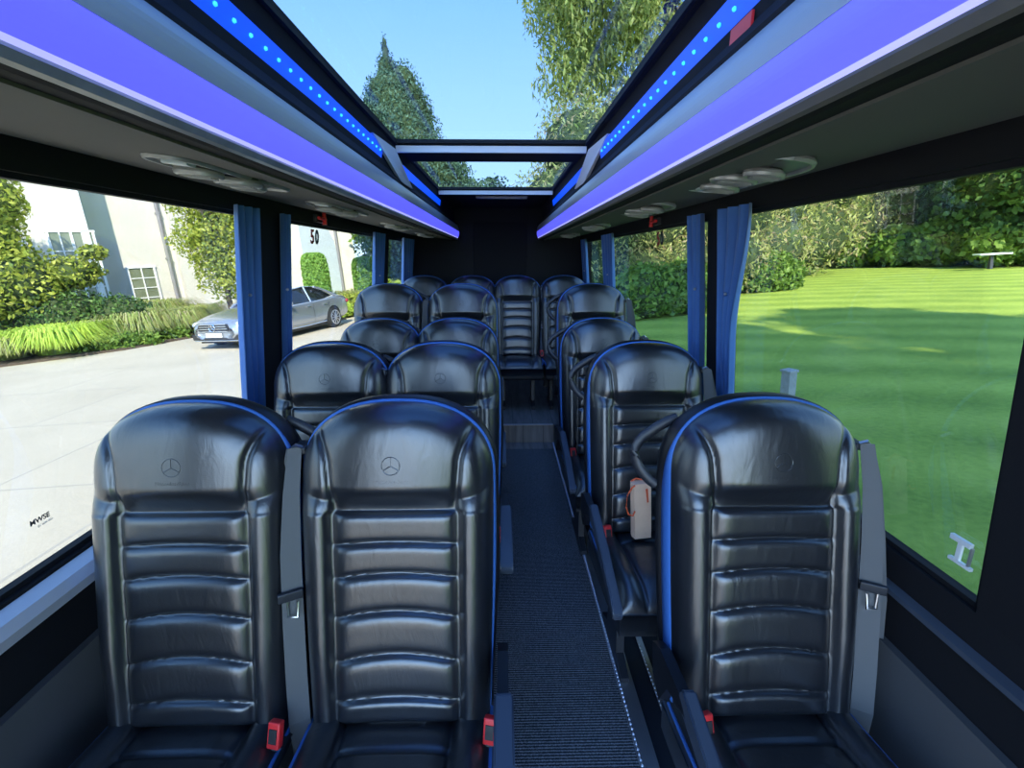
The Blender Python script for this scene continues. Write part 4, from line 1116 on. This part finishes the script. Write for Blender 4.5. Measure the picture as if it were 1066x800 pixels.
# =================================================================== THE CAR
def make_car():
    r = empty('parked_car')
    # body: stations along y (front at -2.45), half width, sill, belt, deck heights
    ST = [(-2.46, .62, .30, .52, .60), (-2.42, .74, .24, .60, .70), (-2.30, .84, .20, .66, .78), (-2.05, .90, .19, .74, .86), (-1.6, .925, .19, .80, .93), (-1.0, .93, .19, .86, 1.00), (-.75, .93, .19, .88, 1.02),
          (0, .935, .19, .91, .97), (.9, .935, .19, .94, .99), (1.45, .93, .20, .96, 1.05), (1.9, .91, .22, .95, 1.06), (2.25, .87, .26, .92, 1.03), (2.42, .80, .32, .85, .97), (2.47, .68, .40, .75, .85)]
    sec = []
    for y, w, s, b, t in ST:
        half = [(0, s), (w*.80, s), (w*.97, s+.10), (w, (s+b)*.5), (w*.985, b), (w*.93, b+(t-b)*.45), (w*.80, t-.015), (w*.45, t), (0, t+.012)]
        full = [(x, z) for x, z in half]+[(-x, z) for x, z in half[::-1][1:-1]]
        sec.append([(x, y, z) for x, z in full])
    n = len(sec[0]); v = [p for q in sec for p in q]; f = []
    for i in range(len(sec)-1):
        for k in range(n): f.append((i*n+k, i*n+(k+1) % n, (i+1)*n+(k+1) % n, (i+1)*n+k))
    f.append(tuple(range(n))); f.append(tuple((len(sec)-1)*n+k for k in range(n))[::-1])
    body = mesh('car_body', v, f, M['carpaint'], r, True)
    mod = body.modifiers.new('s', 'SUBSURF'); mod.levels = 2; mod.render_levels = 2
    # cut wheel arches
    for yy in (-1.52, 1.42):
        mb = MB(); mb.cyl((-1.2, yy, .34), (1.2, yy, .34), .385, .385, 32)
        cut = mb.build('arch_cut', M['blackink']); cut.hide_render = True
        bm_ = body.modifiers.new('b', 'BOOLEAN'); bm_.object = cut; bm_.operation = 'DIFFERENCE'
    bpy.context.view_layer.update(); dg = bpy.context.evaluated_depsgraph_get()
    me = bpy.data.meshes.new_from_object(body.evaluated_get(dg)); body.modifiers.clear(); body.data = me
    for o in [o for o in bpy.data.objects if o.name.startswith('arch_cut')]: bpy.data.objects.remove(o)
    if not me.materials: me.materials.append(M['carpaint'])
    # cabin: glass body + roof + pillars
    G = [(-.98, .96, .80, .80), (-.15, 1.36, .66, .80), (.35, 1.42, .64, .80), (.85, 1.39, .63, .80), (1.25, 1.27, .60, .78), (1.88, 1.05, .55, .70)]
    def cab(sc, lift, lo=0):
        v = []; f = []
        for y, z, wt, wb in G:
            zb = .90
            v += [(-(wb+.06)*sc, y, zb), (-wt*sc, y, max(z+lift, zb+.01)), (wt*sc, y, max(z+lift, zb+.01)), ((wb+.06)*sc, y, zb)]
        for i in range(len(G)-1):
            for k in range(3): f.append((i*4+k, i*4+k+1, i*4+k+5, i*4+k+4))
        return v, f
    v, f = cab(1, 0); mesh('car_windows', v, f, M['carglass'], r, True)
    v = []; f = []
    RP = [(-.22, 1.345), (.0, 1.405), (.35, 1.435), (.85, 1.405), (1.22, 1.30)]
    for y, z in RP:
        for u in (-1, -.85, -.4, 0, .4, .85, 1): v.append((u*.655, y, z-.035*abs(u)**3+.010))
    for i in range(len(RP)-1):
        for k in range(6): f.append((i*7+k, i*7+k+1, i*7+k+8, i*7+k+7))
    nn = len(v); v += [(x, y, z-.03) for x, y, z in v]
    f += [tuple(q+nn for q in p)[::-1] for p in f]
    mesh('car_roof', v, f, M['carpaint'], r, True)
    for s in (-1, 1):
        def line(pts, rr, nm, m): MB().tube([(s*x, y, z) for x, y, z in pts], rr, 6).build(nm, m, r, True)
        line([(.855, -.96, .96), (.72, -.22, 1.35)], .032, 'windscreen_pillar', M['carpaint'])
        line([(.865, .42, .93), (.66, .42, 1.40)], .028, 'centre_pillar', M['carpaint'])
        line([(.80, 1.80, 1.03), (.655, 1.20, 1.30), (.67, .90, 1.37)], .040, 'rear_pillar', M['carpaint'])
        line([(.66, -.20, 1.36), (.655, .35, 1.42), (.645, .85, 1.39), (.67, 1.2, 1.29)], .012, 'chrome_roof_line', M['chrome'])
        line([(.925, -.95, .915), (.93, 0, .945), (.925, 1.1, .965), (.90, 1.6, 1.0)], .010, 'chrome_belt_line', M['chrome'])
        mb = MB(); mb.sphere((s*1.0, -.66, 1.0), .11, (.9, .55, .65), 8); mb.build('wing_mirror', M['carpaint'], r, True)
        # door gaps, handles
        for yy in (-.72, .42, 1.20):
            MB().tube([(s*.915, yy, .28), (s*.940, yy, .55), (s*.928, yy, .90)], .005, 5).build('door_gap', M['blackink'], r)
        for yy in (.22, 1.02): MB().box(s*.938-.012, s*.938+.012, yy-.10, yy+.10, .80, .83, .008).build('door_handle', M['chrome'], r, True)
        MB().tube([(s*.925, -1.05, .27), (s*.935, .0, .26), (s*.93, .95, .28)], .016, 6).build('sill_strip', M['chrome'], r, True)
        # head lamps, tail lamps
        mb = MB(); mb.sphere((s*.70, -2.27, .655), .16, (1.05, .75, .52), 10); mb.build('headlamp', M['lamp'], r, True)
        mb = MB(); mb.sphere((s*.74, 2.34, .80), .15, (1.0, .6, .55), 8); mb.build('tail_lamp', M['redink'], r, True)
        # lower intakes
        MB().prism([(s*.42, .27), (s*.78, .27), (s*.80, .42), (s*.60, .38)], 'y', -2.44, -2.40).build('air_intake', M['blackink'], r)
        for yy in (-1.52, 1.42):
            w = MB(); w.cyl((s*.74, yy, .34), (s*.945, yy, .34), .34, .34, 32)
            bmesh.ops.bevel(w.bm, geom=[e for e in w.bm.edges if e.calc_face_angle(0) > 1], offset=.03, segments=2, affect='EDGES')
            wo = w.build('wheel', M['tyre'], r, True)
            mb = MB(); mb.tube([(s*.950, yy+.225*math.cos(2*PI*k/24), .34+.225*math.sin(2*PI*k/24)) for k in range(25)], .018, 6)
            mb.cyl((s*.93, yy, .34), (s*.965, yy, .34), .05, .04, 12)
            for k in range(10):
                a = 2*PI*k/10; mb.tube([(s*.955, yy+.04*math.cos(a), .34+.04*math.sin(a)), (s*.950, yy+.22*math.cos(a+.05), .34+.22*math.sin(a+.05))], .014, 5)
            mb.build('wheel_rim', M['alu'], wo, True)
    # nose: grille, star, plate
    g = MB(); g.prism([(-.46, .49), (.46, .49), (.50, .60), (.44, .69), (-.44, .69), (-.50, .60)], 'y', -2.490, -2.44); go = g.build('grille', M['blackink'], r)
    s_ = MB()
    for z in (.50, .565, .625, .685): s_.box(-.47+(.03 if z > .6 else 0), .47-(.03 if z > .6 else 0), -2.505, -2.48, z-.010, z+.010, .003)
    s_.build('grille_bar', M['chrome'], go, True)
    st = MB(); st.tube([(.095*math.cos(2*PI*k/28), -2.515, .595+.095*math.sin(2*PI*k/28)) for k in range(29)], .012, 6)
    for k in range(3):
        a = PI/2+2*PI*k/3; st.tube([(0, -2.515, .595), (.09*math.cos(a), -2.515, .595+.09*math.sin(a))], .011, 6)
    st.build('star_emblem', M['chrome'], go, True)
    MB().box(-.26, .26, -2.505, -2.485, .345, .455, .004).build('number_plate', M['white'], r, True)
    tm = text_mesh('LT19 MVS', .09, .001); tm.transform(Matrix.Translation((0, -2.507, .398)) @ Matrix.Rotation(PI/2, 4, 'X'))
    link('plate_text', tm, M['blackink'], r)
    MB().box(-.72, .72, -2.47, -2.40, .235, .262, .008).build('bumper_strip', M['chrome'], r, True)
    MB().prism([(-.40, .275), (.40, .275), (.36, .335), (-.36, .335)], 'y', -2.47, -2.42).build('air_intake', M['blackink'], r)
    MB().box(-.80, .80, -2.2, 2.2, .15, .22).build('underbody', M['blackink'], r)
    return r
car = make_car()
fx, fy = gp(228, 366); rx, ry = gp(352, 336)
d = Vector((rx-fx, ry-fy)).normalized()
ang = math.atan2(d.y, d.x) - PI/2
nr = Vector((d.y, -d.x))
cxy = Vector((fx, fy)) + d*2.45
outplace(car, cxy.x, cxy.y, .03, ang)
tag(car, 'silver-grey saloon car with star grille parked on the cream driveway', 'car')
print('CAR', cxy, ang, (rx-fx, ry-fy))

# =================================================================== LIGHT
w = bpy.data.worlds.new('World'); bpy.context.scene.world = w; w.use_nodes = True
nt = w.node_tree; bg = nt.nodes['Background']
tc = nt.nodes.new('ShaderNodeTexCoord'); sx = nt.nodes.new('ShaderNodeSeparateXYZ'); nt.links.new(tc.outputs['Generated'], sx.inputs[0])
rp = nt.nodes.new('ShaderNodeValToRGB'); e = rp.color_ramp.elements
e[0].position = 0; e[0].color = (.62, .80, 1.0, 1); e[1].position = .9; e[1].color = (.10, .26, .70, 1)
q = e.new(.12); q.color = (.50, .72, 1.0, 1); q = e.new(.42); q.color = (.24, .47, .90, 1)
nt.links.new(sx.outputs['Z'], rp.inputs['Fac'])
el = R(41); az = Vector((.15, -.99)).normalized()
sdir = Vector((az.x*math.cos(el), az.y*math.cos(el), math.sin(el)))
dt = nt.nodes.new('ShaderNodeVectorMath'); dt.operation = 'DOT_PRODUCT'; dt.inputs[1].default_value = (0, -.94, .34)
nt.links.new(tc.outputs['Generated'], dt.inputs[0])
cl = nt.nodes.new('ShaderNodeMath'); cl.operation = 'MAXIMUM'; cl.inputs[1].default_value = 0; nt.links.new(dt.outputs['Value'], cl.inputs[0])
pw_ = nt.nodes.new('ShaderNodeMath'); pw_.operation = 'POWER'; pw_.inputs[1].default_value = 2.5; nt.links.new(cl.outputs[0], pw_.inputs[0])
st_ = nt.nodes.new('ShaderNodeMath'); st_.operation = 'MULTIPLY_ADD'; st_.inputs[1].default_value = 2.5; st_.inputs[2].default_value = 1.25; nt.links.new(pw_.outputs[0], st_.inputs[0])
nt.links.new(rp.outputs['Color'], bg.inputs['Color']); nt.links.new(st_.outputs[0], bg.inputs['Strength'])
sd = bpy.data.lights.new('sun', 'SUN'); sd.energy = 5.6; sd.angle = R(.6); sd.color = (1, .92, .77)
so = bpy.data.objects.new('sun', sd); col.objects.link(so)
el = R(41); az = Vector((.15, -.99)).normalized()
sdir = Vector((az.x*math.cos(el), az.y*math.cos(el), math.sin(el)))
so.rotation_euler = sdir.to_track_quat('Z', 'Y').to_euler(); so.location = (0, 0, 20)

cam = bpy.data.cameras.new('camera'); cam.sensor_width = 36; cam.lens = FPX/1066*36; cam.clip_start = .02; cam.clip_end = 500
co = bpy.data.objects.new('camera', cam); col.objects.link(co)
co.location = CAMP; co.rotation_euler = (PI/2-PITCH, 0, YAW)
sc = bpy.context.scene; sc.camera = co
sc.view_settings.view_transform = 'Standard'; sc.view_settings.look = 'None'; sc.view_settings.gamma = 1
sc.view_settings.use_curve_mapping = False
sc.view_settings.exposure = 1.15
sc.cycles.max_bounces = 8; sc.cycles.transparent_max_bounces = 12
